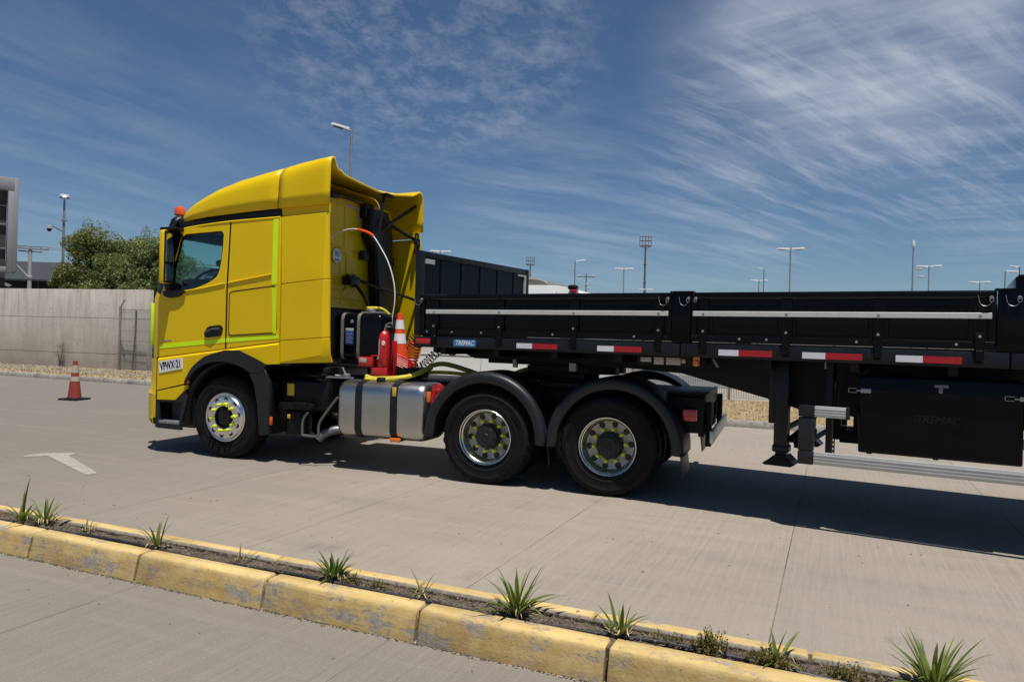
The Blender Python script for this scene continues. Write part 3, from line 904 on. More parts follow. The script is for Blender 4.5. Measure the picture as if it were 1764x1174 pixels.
def floodmast(label, x, y, h, sc_):
    t = thing('floodlight_mast', label, 'floodlight mast', (x, y, 0), face_cam(x, y), 'stadium floodlight masts far behind')
    bm = new(); tube(bm, [(0, 0, 0), (0, 0, h * .5), (0, 0, h * .5 + .02), (0, 0, h)], [.62 * sc_, .5 * sc_, .42 * sc_, .32 * sc_], 12)
    for z in (h * .38, h * .62, h * .8): lathe(bm, [(.62 * sc_, 0), (.62 * sc_, .25)], (0, 0, z), 'z', 12)
    obj('pole', bm, 'pole_dark', t)
    bm = new()
    for z in (h - .3, h + .9, h + 2.0): box(bm, -2.3 * sc_, 2.3 * sc_, -.08, .08, z, z + .12)
    for x_ in (-2.2, -1.1, 0, 1.1, 2.2): box(bm, x_ * sc_ - .06, x_ * sc_ + .06, -.1, .1, h - .3, h + 2.1)
    lathe(bm, [(1.7 * sc_, 0), (1.75 * sc_, .05), (1.7 * sc_, .1)], (0, 0, h - .5), 'z', 20)
    obj('frame', bm, 'pole_dark', t)
    random.seed(int(x * -7))
    k = 0
    for z in (h + .0, h + 1.1, h + 2.1):
        for x_ in (-1.9, -1.2, -.5, .5, 1.2, 1.9):
            bm = new(); yaw_ = random.uniform(-.6, .6)
            box(bm, -.3 * sc_, .3 * sc_, -.16, .16, -.26 * sc_, .26 * sc_, .06, 1, mtx=Matrix.Rotation(yaw_, 4, 'Z') @ Matrix.Rotation(.5, 4, 'X'))
            o_ = obj('floodlight', bm, 'pole_steel', t); o_.location = (x_ * sc_, -.3, z)
            k += 1
floodmast('larger dark floodlight mast rising above the front trailer panel', -24.6, 168.7, 24.0, .62)
floodmast('smaller floodlight mast just right of the trailer headboard', -67.3, 209.6, 24.0, .60)

# camera mast at the right
cm = thing('camera_mast', 'thin mast with several small cameras and dishes above the rear trailer panel', 'camera mast', (21.1, 93.2, 0), face_cam(21.1, 93.2))
bm = new(); tube(bm, [(0, 0, 0), (0, 0, 7.8), (0, 0, 14.2)], [.14, .11, .07], 10); obj('pole', bm, 'pole_steel', cm)
for (x_, z, kx) in ((.75, 10.9, 1), (.95, 9.95, 1)):
    bm = new(); tube(bm, [(0, 0, z), (x_ * .5, 0, z + .12), (x_, 0, z + .1)], .04, 6); obj('arm', bm, 'pole_steel', cm)
    bm = new(); box(bm, x_ - .35, x_ + .25, -.15, .15, z - .1, z + .18, .05); obj('camera', bm, 'lamp_white', cm)
bm = new(); box(bm, -.35, -.02, -.2, .2, 7.0, 7.7, .05); obj('control_box', bm, 'lamp_white', cm)
bm = new(); lathe(bm, [(.02, .8), (.2, .5), (.22, 0), (.02, -.1)], (0, 0, 13.7), 'z', 12); obj('antenna', bm, 'lamp_white', cm)
cr = thing('sensor_pole', 'thin pole with a crossbar of small sensors right of the white van', 'sensor pole', (-18.4, 89.2, 0), face_cam(-18.4, 89.2))
bm = new(); tube(bm, [(0, 0, 0), (0, 0, 10.2)], [.13, .07], 10); obj('pole', bm, 'pole_dark', cr)
bm = new(); box(bm, -1.2, 1.2, -.05, .05, 9.75, 9.85); obj('crossbar', bm, 'pole_dark', cr)
for x_, z in ((-1.0, 9.9), (.9, 9.9), (-.6, 7.6), (.25, 8.2), (.2, 8.8)):
    bm = new(); box(bm, x_ - .25, x_ + .25, -.15, .15, z - .1, z + .12, .04); obj('sensor', bm, 'lamp_white', cr)
# dome camera pole at the left
lc = thing('dome_camera_pole', 'tall grey pole with dome camera arm and floodlights left of the trees', 'camera pole', (-38.0, 28.1, 0), face_cam(-38, 28.1))
bm = new(); tube(bm, [(0, 0, 0), (0, 0, 8.2), (0, 0, 9.9)], [.09, .075, .06], 12); lathe(bm, [(.12, 0), (.17, .02), (.17, .10), (.12, .12)], (0, 0, 8.35), 'z', 14)
obj('pole', bm, 'pole_steel', lc)
bm = new(); tube(bm, [(0, 0, 7.65), (-.45, -.05, 7.9), (-.78, -.05, 8.02)], .035, 8); obj('arm', bm, 'pole_dark', lc)
bm = new(); lathe(bm, [(.01, .02), (.14, 0), (.16, -.14), (.155, -.2)], (-.80, -.05, 8.0), 'z', 18); obj('camera_housing', bm, 'lamp_white', lc)
bm = new(); lathe(bm, [(.15, -.2), (.13, -.30), (.07, -.38), (.005, -.40)], (-.80, -.05, 8.0), 'z', 18); obj('camera_dome', bm, 'plastic_dark', lc)
for k in range(6):
    a = k * PI / 3
    bm = new(); box(bm, -.13, .13, -.05, .05, -.12, .12, .03, 1, mtx=Matrix.Rotation(a, 4, 'Z') @ Matrix.Translation((0, -.2, 0)) @ Matrix.Rotation(-.5, 4, 'X'))
    o_ = obj('floodlight', bm, 'lamp_white', lc); o_.location = (0, 0, 9.95 + .08 * (k % 2))
# utility pole
up_ = thing('utility_pole', 'concrete utility pole with crossarms and wires in front of the dark warehouse', 'utility pole', (-46.5, 32.2, 0), face_cam(-46.5, 32.2))
bm = new(); tube(bm, [(0, 0, 0), (0, 0, 7.3)], [.17, .12], 12); lathe(bm, [(.15, 0), (.19, .03), (.19, .2), (.15, .23)], (0, 0, 4.95), 'z', 12); obj('pole', bm, 'pole_conc', up_)
bm = new(); box(bm, -1.2, 1.2, -.16, -.05, 7.12, 7.22); box(bm, -.75, .75, .05, .15, 6.95, 7.04)
for x_ in (-1.1, -.65, .65, 1.1): lathe(bm, [(.03, 0), (.06, .05), (.03, .1), (.05, .16), (.01, .2)], (x_, -.1, 7.22), 'z', 8)
obj('crossarm', bm, 'pole_steel', up_)
bm = new(); tube(bm, [(-.1, -.1, 5.05), (-.55, -.2, 5.6), (-1.25, -.3, 6.4)], [.05, .045, .035], 8); obj('lamp_arm', bm, 'lamp_white', up_)
o_ = obj('lamp_head', head_mesh(.75, .25, .12), 'lamp_white', up_); o_.location = (-1.2, -.3, 6.4); o_.rotation_euler = (0, .1, PI)
for k, (x_, z) in enumerate(((-1.1, 7.40), (-.65, 7.40), (.65, 7.40), (1.1, 7.40), (-.6, 7.0))):
    for sg in (-1, 1):
        bm = new()
        P_ = [(x_, -.1, z)] + [(x_ + sg * 20 * t, -.1 + (2 - .5 * k) * t, z - 1.2 * math.sin(PI * t * .8) * .35 - .05) for t in (.25, .5, .75, 1)]
        tube(bm, P_, .012, 5); obj('wire', bm, 'pole_dark', up_)

# =================================================================== things on the median
def strap_plant(label, s_, n_, count, length, width, seed, m_='leaf_strap', spread=1.0, tall=None, z0=.152, dry=14):
    random.seed(seed)
    p = RD(s_, N0 + n_, z0)
    t = thing('strap_leaf_plant', label, 'plant', tuple(p), 0, 'strap leaved plants in the kerbed median')
    bm = new()
    def leaf(az, L, w, el, bend):
        d = Vector((math.cos(az), math.sin(az), 0)); side = Vector((-d.y, d.x, 0))
        n = 7
        pos = Vector((d.x * .012, d.y * .012, 0)) + Vector((random.uniform(-.015, .015), random.uniform(-.015, .015), 0))
        a = el; rows = []
        for i in range(n + 1):
            f = i / n
            ww = w * (.65 + .5 * min(1, f * 3)) * (1 - f ** 2.6) + .0006
            up = (d * -math.sin(a) + Vector((0, 0, math.cos(a))))
            rows.append([bm.verts.new(pos - side * ww * .5 + up * ww * .16), bm.verts.new(pos), bm.verts.new(pos + side * ww * .5 + up * ww * .16)])
            a -= bend / n * (.4 + 1.2 * f)
            pos = pos + (d * math.cos(a) + Vector((0, 0, math.sin(a)))) * (L / n)
        for A, B in zip(rows, rows[1:]):
            bm.faces.new((A[0], A[1], B[1], B[0])); bm.faces.new((A[1], A[2], B[2], B[1]))
    for i in range(count):
        f = i / max(1, count - 1)
        leaf(i * 2.39996 + random.uniform(-.3, .3), length * random.uniform(.7, 1.08) * (1 - .15 * f), width * random.uniform(.75, 1.15),
             math.radians(random.uniform(86, 60) - 38 * f * spread), math.radians(random.uniform(10, 70) * (.4 + f) * spread))
    if tall: leaf(2.9, tall, width * .5, 1.72, math.radians(-22)); leaf(2.4, tall * .62, width * .7, 1.5, math.radians(20))
    obj('leaves', bm, m_, t, recalc=False)
    if dry:
        bm = new()
        for i in range(dry):
            az = random.uniform(0, 6.28); L = length * random.uniform(.2, .5)
            d = Vector((math.cos(az), math.sin(az), 0)); e = Vector((-d.y, d.x, 0)) * .004
            q0 = Vector((random.uniform(-.05, .05), random.uniform(-.03, .03), .012)); q1 = q0 + d * L * .5 + Vector((0, 0, random.uniform(.0, .05))); q2 = q0 + d * L * .8 + Vector((0, 0, random.uniform(-.005, .015)))
            v = [bm.verts.new(q0 - e), bm.verts.new(q0 + e), bm.verts.new(q1 + e), bm.verts.new(q1 - e), bm.verts.new(q2)]
            bm.faces.new(v[:4]); bm.faces.new((v[3], v[2], v[4]))
        obj('dry_leaves', bm, 'straw', t, recalc=False)
    return t
strap_plant('strap leaved plant with one very tall curling leaf at the left end of the median', 1.45, .25, 7, .21, .030, 101, spread=.9, tall=.36)
strap_plant('bushy spreading strap leaved plant just right of the one with the tall curled leaf', 1.66, .27, 18, .27, .018, 102, spread=1.0, dry=30)
strap_plant('tiny grassy tuft between the leftmost plants and the fan shaped plant', 2.14, .25, 7, .13, .013, 103, 'leaf_strap', .9)
strap_plant('fan shaped plant with a few stiff upright leaves above the third near kerb joint', 2.83, .24, 10, .22, .019, 104, spread=.85, dry=18)
strap_plant('wispy tuft of four thin leaves, smallest plant of the median', 3.54, .26, 5, .15, .009, 105, spread=1.1, dry=6)
strap_plant('dense dark green tufted plant with many short broad leaves', 4.26, .25, 24, .205, .022, 106, 'leaf_strap_b', .8, dry=26)
strap_plant('small sparse plant with thin arching leaves right of the dense dark tuft', 4.87, .23, 6, .20, .011, 107, spread=1.0, dry=8)
strap_plant('large full plant with long arching leaves in the middle of the median', 5.43, .25, 34, .30, .017, 108, spread=1.15, dry=34)
strap_plant('medium upright plant with fresh green leaves right of the large full one', 5.99, .24, 12, .205, .020, 109, spread=.85, dry=24)
strap_plant('small plant rising from yellowish weeds near the right end of the median', 6.72, .25, 8, .19, .018, 110, spread=.95, dry=10)
strap_plant('largest strap leaved plant at the lower right corner of the picture', 7.36, .27, 36, .31, .018, 111, spread=1.1, dry=26)

def weeds(label, s_, n_, L, h, n, seed):
    random.seed(seed)
    t = thing('weed_clump', label, 'weeds', tuple(RD(s_, N0 + n_, .150)), PH, 'low leafy weeds in the kerbed median')
    bm = new()
    for i in range(n // 9):
        x, y = random.gauss(0, L * .33), random.gauss(0, .032)
        hh = h * random.uniform(.35, 1) * math.exp(-(x / L) ** 2)
        tip = Vector((x + random.uniform(-.03, .03), y + random.uniform(-.03, .03), hh))
        base = Vector((x, y, -.01))
        tube(bm, [base, tip], [.0016, .0008], 3, caps=False)
        for k in range(9):
            f = random.uniform(.2, 1); p = base.lerp(tip, f)
            q = Euler((random.uniform(-.9, .9), random.uniform(-.9, .9), random.uniform(0, 6.28))).to_matrix(); s2 = random.uniform(.008, .016)
            bm.faces.new([bm.verts.new(p + q @ (Vector(l) * s2)) for l in ((0, 0, 0), (.5, .35, .1), (1, 0, .05), (.5, -.35, .1))])
    obj('foliage', bm, 'leaf_weed', t, ang=0, recalc=False)
weeds('yellow green weed mound right of the medium upright plant', 6.43, .24, .14, .11, 900, 201)
weeds('low weeds spilling over the kerb around the small plant at right', 6.70, .22, .16, .08, 900, 202)
weeds('thin weeds between the small plant and the largest plant at right', 7.02, .24, .16, .07, 600, 203)
weeds('small weed patch at the right of the dense dark tufted plant', 4.38, .26, .07, .07, 260, 204)
weeds('low yellowish weeds in the soil right of the dense dark tuft', 4.56, .26, .09, .035, 240, 205)
weeds('sparse weeds between the medium upright plant and the weed mound', 6.22, .26, .10, .05, 260, 206)
random.seed(41)
# irrigation hose lying in the median
bm = new()
P_ = []
for i in range(60):
    s_ = -8 + 21 * i / 59
    P_.append(RD(s_, N0 + .198 + .012 * math.sin(s_ * 2.3) + .012 * math.sin(s_ * 5.1 + 1),   .152 + .011 * math.sin(s_ * 3.1 + .6)))
tube(bm, smooth_path(P_, 5), .0105, 10)
tag(obj('irrigation_hose', bm, 'hose_black'), 'black irrigation hose lying along the soil behind the near yellow kerb', 'hose')
# litter on the soil
bm = new()
for _ in range(6000):
    s_ = random.uniform(-3, 9.5); n_ = random.uniform(.19, .335)
    p = RD(s_, N0 + n_, .157 + random.uniform(0, .006)); q = Euler((random.uniform(-.5, .5), random.uniform(-.5, .5), random.uniform(0, 6.28))).to_matrix()
    a, b = random.uniform(.003, .013), random.uniform(.0010, .0032)
    bm.faces.new([bm.verts.new(p + q @ Vector(l)) for l in ((-a, -b, 0), (a, -b * .6, 0), (a, b * .6, .002), (-a, b, 0))])
stuff(obj('soil_litter', bm, 'litter', ang=0, recalc=False), 'dry leaf scraps and twigs scattered over the median soil', 'litter')
# pebbles and scraps on the concrete
bm = new()
for _ in range(420):
    s_ = random.uniform(-3, 9); n_ = random.choice([random.uniform(-5.5, -3.72), random.uniform(-3.68, -3.70), random.uniform(-3.15, 1.0)])
    p = RD(s_, n_, .002); r = random.uniform(.002, .008) * (1.6 if random.random() < .08 else 1)
    q = bmesh.ops.create_icosphere(bm, subdivisions=1, radius=r)
    for v in q['verts']: v.co = Vector((v.co.x * random.uniform(.8, 1.6), v.co.y, v.co.z * .6)) + p
stuff(obj('grit', bm, 'litter', ang=0), 'small stones and grit scattered on the concrete near the kerb', 'grit')
# dirt line where the kerb meets the near lane
bm = new()
for _ in range(2600):
    s_ = random.uniform(-2, 8.5); n_ = N0 - abs(random.gauss(0, .009))
    p = RD(s_, n_, .002); q = Euler((random.uniform(-.2, .2), random.uniform(-.2, .2), random.uniform(0, 6.28))).to_matrix(); a = random.uniform(.0015, .0065)
    bm.faces.new([bm.verts.new(p + q @ Vector(l)) for l in ((-a, -a * .6, 0), (a, -a * .5, .002), (a * .7, a * .6, 0), (-a * .8, a * .5, .003))])
stuff(obj('gutter_dirt', bm, 'soil', ang=0, recalc=False), 'dark dirt gathered along the foot of the near yellow kerb', 'dirt')

# =================================================================== traffic cones
def cone(name, label, loc, h, base, rb, rt, body, bands, band_m, base_m, group=None, bh=.035):
    t = thing(name, label, 'traffic cone', loc, 0.2, group)
    bm = new()
    lathe(bm, [(rb, bh), (rt, h), (rt * .75, h + .004), (rt * .6, h - .05)], (0, 0, 0), 'z', 28)
    obj('cone_body', bm, body, t)
    bm = new(); panel(bm, fillet(rect(-base, base, -base, base), base * .3), 0, bh, axis='z')
    for o_ in (1,): lathe(bm, [(rb + .035, bh - .001), (rb + .015, bh + .014), (rb - .004, bh + .016)], (0, 0, 0), 'z', 28)
    obj('cone_base', bm, base_m, t)
    for z0, z1 in bands:
        r0 = rb + (rt - rb) * (z0 - bh) / (h - bh) + .0025; r1 = rb + (rt - rb) * (z1 - bh) / (h - bh) + .0025
        bm = new(); lathe(bm, [(r0 - .003, z0 - .001), (r0, z0), (r1, z1), (r1 - .003, z1 + .001)], (0, 0, 0), 'z', 28)
        obj('reflective_band', bm, band_m, t)
cone('traffic_cone', 'weathered red orange traffic cone with two cream bands standing alone on the road at left', (-7.77, 4.32, 0), .83, .235, .135, .042, 'orange_old', [(.40, .50), (.58, .74)], 'cream_band', 'plastic_dark')
cone('traffic_cone', 'bright orange traffic cone with white bands riding on the tractor behind the cab', (2.02, .75, 1.20), .66, .15, .125, .032, 'orange', [(.285, .405), (.465, .575)], 'white_band', 'plastic_dark', bh=.03)

# =================================================================== the yellow tractor
TW = 2.5
trk = thing('truck_tractor', 'yellow three axle tractor unit with lime tape, coupled to the black trailer', 'truck')
def zbelt(x): return 2.02 + (x + 1.05) * .111
def zlow(x): return 1.236 + (x + .956) * .1334
def lean(bm, lip=False, amount=.05):
    for v in bm.verts:
        x, z = v.co.x, v.co.z
        zb = zbelt(x)
        if z > zb: v.co.y += amount * (z - zb)
        if x > .80:
            zf = 1.23 + (x - .833) * .183
            if z < zf: v.co.y += .5 * (zf - z)
        if lip and x > 1.395: v.co.y += (x - 1.395) * .95
def mirror(o, name=None):
    me = o.data.copy()
    for v in me.vertices: v.co.y = TW - v.co.y
    me.flip_normals()
    c = o.copy(); c.data = me; COL.objects.link(c)
    return c
def side(name, outline, m_, y0=0.0, y1=.03, holes=(), cuts=True, lip=False, both=True, lab=None, ang=24, par=None, bev=.004):
    bm = new()
    panel(bm, outline, y0, y1, holes)
    if cuts:
        cut(bm, (-1.05, 2.02), (1.47, 2.30)); cut(bm, (.833, 1.23), (1.466, 1.346))
        if lip: cut(bm, (1.395, 0), (1.395, 3))
    lean(bm, lip)
    o = obj(name, bm, m_, par or trk, ang=ang, label=lab)
    if bev:
        md = o.modifiers.new('edge', 'BEVEL'); md.width = bev; md.segments = 2; md.limit_method = 'ANGLE'; md.angle_limit = math.radians(50)
    if both: mirror(o)
    return o

# --- cab shell: front corners, pillars, windscreen
cprof = [(-1.335, 1.20), (-1.35, 1.55), (-1.345, 2.00), (-1.30, 2.11), (-1.165, 2.50), (-1.03, 2.88), (-.95, 2.97)]
bm = new(); rext(bm, cprof, .012, TW - .012, .29, 8, (0, 3)); obj('cab_front', bm, 'yellow', trk, ang=60)
bm = new(); rext(bm, cprof, .02, TW - .02, .29, 8, (3, 6), lambda i, y: y < .17 or y > 2.33 or i == 5); obj('windscreen_pillar', bm, 'plastic_dark', trk, ang=60)
bm = new(); rext(bm, cprof, .02, TW - .02, .29, 8, (3, 5), lambda i, y: .17 <= y <= 2.33); obj('windscreen', bm, 'windscreen', trk, ang=60)
bm = new(); rext(bm, [(-1.135, 2.80), (-1.105, 2.92), (-1.045, 3.045), (-.96, 3.085), (-.86, 3.05)], .045, TW - .045, .16, 8); o = obj('sun_visor', bm, 'plastic_dark', trk, ang=60); solidify(o, .02)
# roof, floor, rear structure (close the cab)
bm = new(); box(bm, -.88, .92, .075, TW - .075, 2.91, 3.02, .02); obj('cab_roof', bm, 'plastic_dark', trk)
bm = new(); box(bm, -1.2, .92, .06, TW - .06, 1.18, 1.26, .01); obj('cab_floor', bm, 'plastic_dark', trk)
# --- cab rear wall with pressed ribs
bm = new()
panel(bm, fillet([(.075, 1.93), (TW - .075, 1.93), (TW - .13, 3.42), (.13, 3.42)], .08), .95, .90, axis='x')
def rib(a0, a1, b0, b1, r=.05, w=.016):
    P_ = [(.953, a, b) for a, b in fillet(rect(a0, a1, b0, b1), r, 4)]
    tube(bm, P_, w, 6, closed=True)
rib(.30, 1.12, 2.74, 3.30); rib(.36, 1.18, 2.16, 2.68, .09); rib(.50, 1.02, 2.26, 2.58, .07, .008); rib(1.80, 2.36, 2.62, 3.3); rib(1.82, 2.36, 2.1, 2.54, .08)
for z in (2.05, 2.72, 2.955): tube(bm, [(.953, .12, z), (.953, TW - .12, z)], .009, 6)
for y in (.58, .82, 1.06, 1.9, 2.14): lathe(bm, [(.0001, .014), (.02, .012), (.022, .0)], (.95, y, 2.0), 'x', 10)
obj('cab_rear_wall', bm, 'yellow', trk)
bm = new(); box(bm, .84, .90, .08, TW - .08, 1.2, 1.93, .01); box(bm, .90, .97, .5, .60, 1.25, 1.93, .01); box(bm, .90, 1.02, 1.15, 1.9, 1.2, 1.85, .02)
obj('engine_cover', bm, 'plastic_dark', trk)

# --- doors and panels of the side
door = [(-1.06, zlow(-1.06) + .004), (-.012, zlow(-.012) + .004), (-.020, 2.953), (-.40, 2.928), (-.745, 2.893), (-.80, 2.84), (-.93, 2.45), (-1.06, 2.03)]
hole = fillet([(-.97, 2.062), (-.90, 2.30), (-.785, 2.765), (-.715, 2.808), (-.143, 2.836), (-.104, 2.80), (-.108, 2.50), (-.150, 2.262), (-.33, 2.168), (-.62, 2.078)], [0, .2, .03, .05, .04, .04, .2, .10, .12, .03], 4)
side('door', door, 'yellow', holes=[hole])
bm = new()
def shrink(pts, k, c=None):
    c = c or (sum(p[0] for p in pts) / len(pts), sum(p[1] for p in pts) / len(pts))
    return [(c[0] + (p[0] - c[0]) * k, c[1] + (p[1] - c[1]) * k) for p in pts]
o = side('window_frame', shrink(hole, 1.03), 'plastic_dark', .012, .03, [shrink(hole, .945)], bev=0)
o = side('window', shrink(hole, .96), 'glass', .020, .024, bev=0)
side('cab_inner_side', [(-1.03, 1.24), (.80, 1.24), (.78, 2.98), (-.74, 2.90), (-.80, 2.82), (-1.03, 2.05)], 'plastic_dark', .036, .05, [shrink(hole, 1.02)], bev=0)
side('sleeper_panel', [(.012, zlow(.012) + .004), (.798, zlow(.798) + .004), (.788, 2.165), (.748, 2.985), (.35, 2.972), (.006, 2.955)], 'yellow')
side('door_seal', [(-.013, 1.37), (.0125, 1.372), (.0065, 2.95), (-.0205, 2.95)], 'plastic_dark', .003, .012, bev=0)
# gutter ledge above door and sleeper
bm = new(); tube(bm, [(-.74, .058, 2.885), (-.40, .048, 2.92), (-.02, .045, 2.95), (.74, .045, 2.982)], .014, 6); obj('roof_gutter', bm, 'yellow', trk)
# raised locker flap
side('locker_flap', fillet([(.050, 1.535), (.752, 1.585), (.722, 2.140), (.048, 2.062)], .05), 'yellow', -.006, .02)
bm = new()
P_ = [(a, -.0035 + (.05 * (b - zbelt(a)) if b > zbelt(a) else 0), b) for a, b in fillet([(.042, 1.527), (.760, 1.577), (.730, 2.149), (.040, 2.070)], .055)]
tube(bm, P_, .0055, 5, closed=True); obj('flap_seal', bm, 'plastic_dark', trk)
# upper crease over the sleeper
bm = new(); tube(bm, [(-.97, .002, 2.03), (-.66, -.003, 2.078), (-.40, -.004, 2.112), (-.03, -.004, 2.176)], .010, 6); obj('belt_moulding', bm, 'yellow', trk)
bm = new(); tube(bm, [(.02, -.004, 2.182), (.66, -.004, 2.285)], .010, 6); obj('belt_moulding', bm, 'yellow', trk)
# lower body around the wheel arch
low = [(-1.06, zlow(-1.06) - .008), (0.0, zlow(0) - .008), (.80, zlow(.8) - .008), (.812, 1.205), (.637, 1.194), (.471, 1.265), (.231, 1.350), (.013, 1.348), (-.305, 1.258), (-.501, 1.111), (-.597, .946), (-.605, .905), (-1.06, .80)]
bm = new(); panel(bm, low, -.024, .03); cut(bm, (-1.06, zlow(-1.06) - .034), (.80, zlow(.8) - .034))
for v in bm.verts:
    if v.co.z > zlow(v.co.x) - .015 and v.co.y < 0: v.co.y = -.002
o = obj('lower_body_panel', bm, 'yellow', trk, ang=20); mirror(o)
# side deflector behind the cab, three stacked boards
A = [(.808, 2.172), (1.45, 2.236), (1.415, 3.018), (.756, 2.985)]
B = [(.812, 1.490), (1.460, 1.545), (1.45, 2.228), (.808, 2.164)]
C_ = [(.818, 1.212), (1.469, 1.245), (1.461, 1.537), (.812, 1.482)]
for q in (A, B, C_): side('side_fairing_panel', q, 'yellow', 0.0, .028, lip=True)
bm = new(); panel(bm, [(.795, 1.24), (1.40, 1.26), (1.38, 2.95), (.76, 2.95)], .05, .06); lean(bm); o = obj('fairing_frame', bm, 'yellow', trk); mirror(o)

# --- roof fairing
def interp(x, T):
    for (a, b), (c, d) in zip(T, T[1:]):
        if x <= c: return b + (d - b) * (x - a) / (c - a)
    return T[-1][1]
ZT = [(-.90, 2.990), (-.85, 3.045), (-.75, 3.14), (-.60, 3.25), (-.458, 3.335), (-.25, 3.425), (.034, 3.508), (.40, 3.568), (.70, 3.605), (.73, 3.608), (1.0, 3.642), (1.25, 3.663), (1.44, 3.675)]
ZB = [(-.90, 2.962), (-.316, 3.023), (.178, 3.058), (.684, 3.088), (.733, 3.090), (1.44, 3.121)]
ZK = [(-.90, .012), (-.75, .07), (-.458, .15), (.034, .20), (.7, .235), (1.44, .25)]
Y0 = [(-.90, .24), (-.85, .17), (-.75, .095), (-.60, .058), (-.40, .047), (1.44, .047)]
RY = [(-.90, .5), (-.4, .38), (.7, .26), (1.44, .085)]
def roof(xs, rear=False):
    bm = new(); rows = []
    for x in xs:
        zt, zb, y0, ry = interp(x, ZT), interp(x, ZB), interp(x, Y0), interp(x, RY)
        zk = max(zb + .004, zt - interp(x, ZK))
        half = [(y0, zb), (y0 + .004, zb + (zk - zb) * .5), (y0 + .012, zk)]
        for k in range(1, 8):
            a = k / 7 * PI / 2; e_ = 1.0 - .42 * max(0, min(1, (x - .1) / 1.2))
            half.append((y0 + .012 + ry * (1 - max(0, math.cos(a)) ** e_), zk + (zt - zk) * math.sin(a) ** e_))
        sag = .185 * max(0, (x - .8) / .64) ** 1.3 if rear else 0
        cr = .03 * (1 - max(0, (x - .2) / .6)) if not rear else 0
        if rear: tab = [((.165 if x > 1.3 else .24), .30), ((.215 if x > 1.3 else .28), .62)] + [(.32, .66 if x > 1.2 else .55), (.38, .78), (.46, .83), (.9, .90), (1.25, .97), (1.5, 1.0), (1.85, .72), (2.2, .42)]
        else: tab = [(.5, .45), (.9, .9), (1.25, 1.0), (1.6, .9), (2.0, .45)]
        full = half + [(y, zt + cr * f - sag * f) for y, f in tab] + [(TW - y, z) for y, z in reversed(half)]
        row = []
        for y, z in full:
            xx = x - (.10 * (1 - (abs(y - 1.25) / 1.25) ** 2) * max(0, (x - .8) / .64) if rear else 0)
            if x < -.3: xx -= .10 * (1 - (abs(y - 1.25) / 1.25) ** 2) * min(1, (-.3 - x) / .4)
            row.append(bm.verts.new((xx, y, z)))
        rows.append(row)
    for a, b in zip(rows, rows[1:]):
        for k in range(len(a) - 1): bm.faces.new((a[k], a[k + 1], b[k + 1], b[k]))
    return bm
o = obj('roof_fairing', roof([-.90, -.85, -.80, -.75, -.68, -.60, -.53, -.458, -.36, -.25, -.12, .034, .2, .4, .55, .70]), 'yellow', trk, ang=50); solidify(o, .025, 1)
o = obj('roof_deflector', roof([.722, .8, .9, 1.0, 1.12, 1.25, 1.35, 1.44], True), 'yellow', trk, ang=50); solidify(o, .028, 1)
# crease line pressed into the fairing and bottom ledge of the deflector
bm = new(); tube(bm, [(x, interp(x, Y0) + .008, interp(x, ZT) - interp(x, ZK)) for x in (-.40, -.25, .034, .3, .5, .70)], .007, 6); tube(bm, [(x, interp(x, Y0) + .008, interp(x, ZT) - interp(x, ZK)) for x in (.73, 1.0, 1.25, 1.36)], .007, 6)
obj('fairing_crease', bm, 'yellow', trk)
bm = new(); panel(bm, [(.745, 2.992), (1.412, 3.024), (1.412, 3.125), (.735, 3.095)], .075, .10); o = obj('deflector_sill', bm, 'yellow', trk); mirror(o)
bm = new(); panel(bm, [(.733, 3.088), (1.41, 3.119), (1.41, 3.142), (.733, 3.111)], .030, .09); obj('deflector_ledge', bm, 'yellow', trk)
bm = new(); panel(bm, [(-.87, 2.90), (-.72, 2.895), (-.02, 2.958), (.745, 2.990), (.715, 3.12), (-.3, 3.06), (-.84, 3.0)], .082, .10); o = obj('roof_seal', bm, 'plastic_dark', trk); mirror(o)

# --- front: bumper, grille face, steps
bprof = [(-1.36, .30), (-1.415, .36), (-1.43, .55), (-1.425, .78), (-1.39, .815), (-1.38, 1.0), (-1.37, 1.215)]
bm = new(); rext(bm, bprof, .0, TW, .36, 8, (0, 3)); obj('bumper', bm, 'yellow', trk, ang=40)
bm = new(); rext(bm, bprof, .006, TW - .006, .33, 8, (3, 6)); obj('headlamp_panel', bm, 'yellow', trk, ang=40)
bm = new(); rext(bm, [(-1.385, .32), (-1.40, 1.2)], .30, TW - .30, .02, 2); box(bm, -1.0, -.98, .1, 2.4, .3, 1.2); obj('grille', bm, 'plastic_dark', trk)
for sgn in (0, 1):
    bm = new(); panel(bm, [(-1.094, .32), (-1.062, .32), (-1.062, 1.24), (-1.094, 1.215)], .002 - .006, .06)
    if sgn:
        for v in bm.verts: v.co.y = TW - v.co.y
    obj('corner_trim', bm, 'plastic', trk)
side('step_panel', [(-1.058, .678), (-.755, .688), (-.593, .836), (-.583, .888), (-1.058, .785)], 'yellow', -.022, .03, cuts=False, bev=.006)
o = side('entry_step', [(-1.060, .312), (-.655, .308), (-.668, .37), (-.565, .74), (-.60, .83), (-.757, .680), (-1.060, .668)], 'plastic', -.012, .02, [[(-1.02, .425), (-.70, .40), (-.655, .66), (-.755, .66), (-1.02, .645)]], cuts=False)
bm = new(); box(bm, -1.03, -.69, -.014, .16, .375, .42, .008); o = obj('tread_plate', bm, 'steel', trk); mirror(o)
bm = new(); box(bm, -1.04, -.60, .16, .18, .32, .72); o = obj('step_back', bm, 'interior', trk); mirror(o)
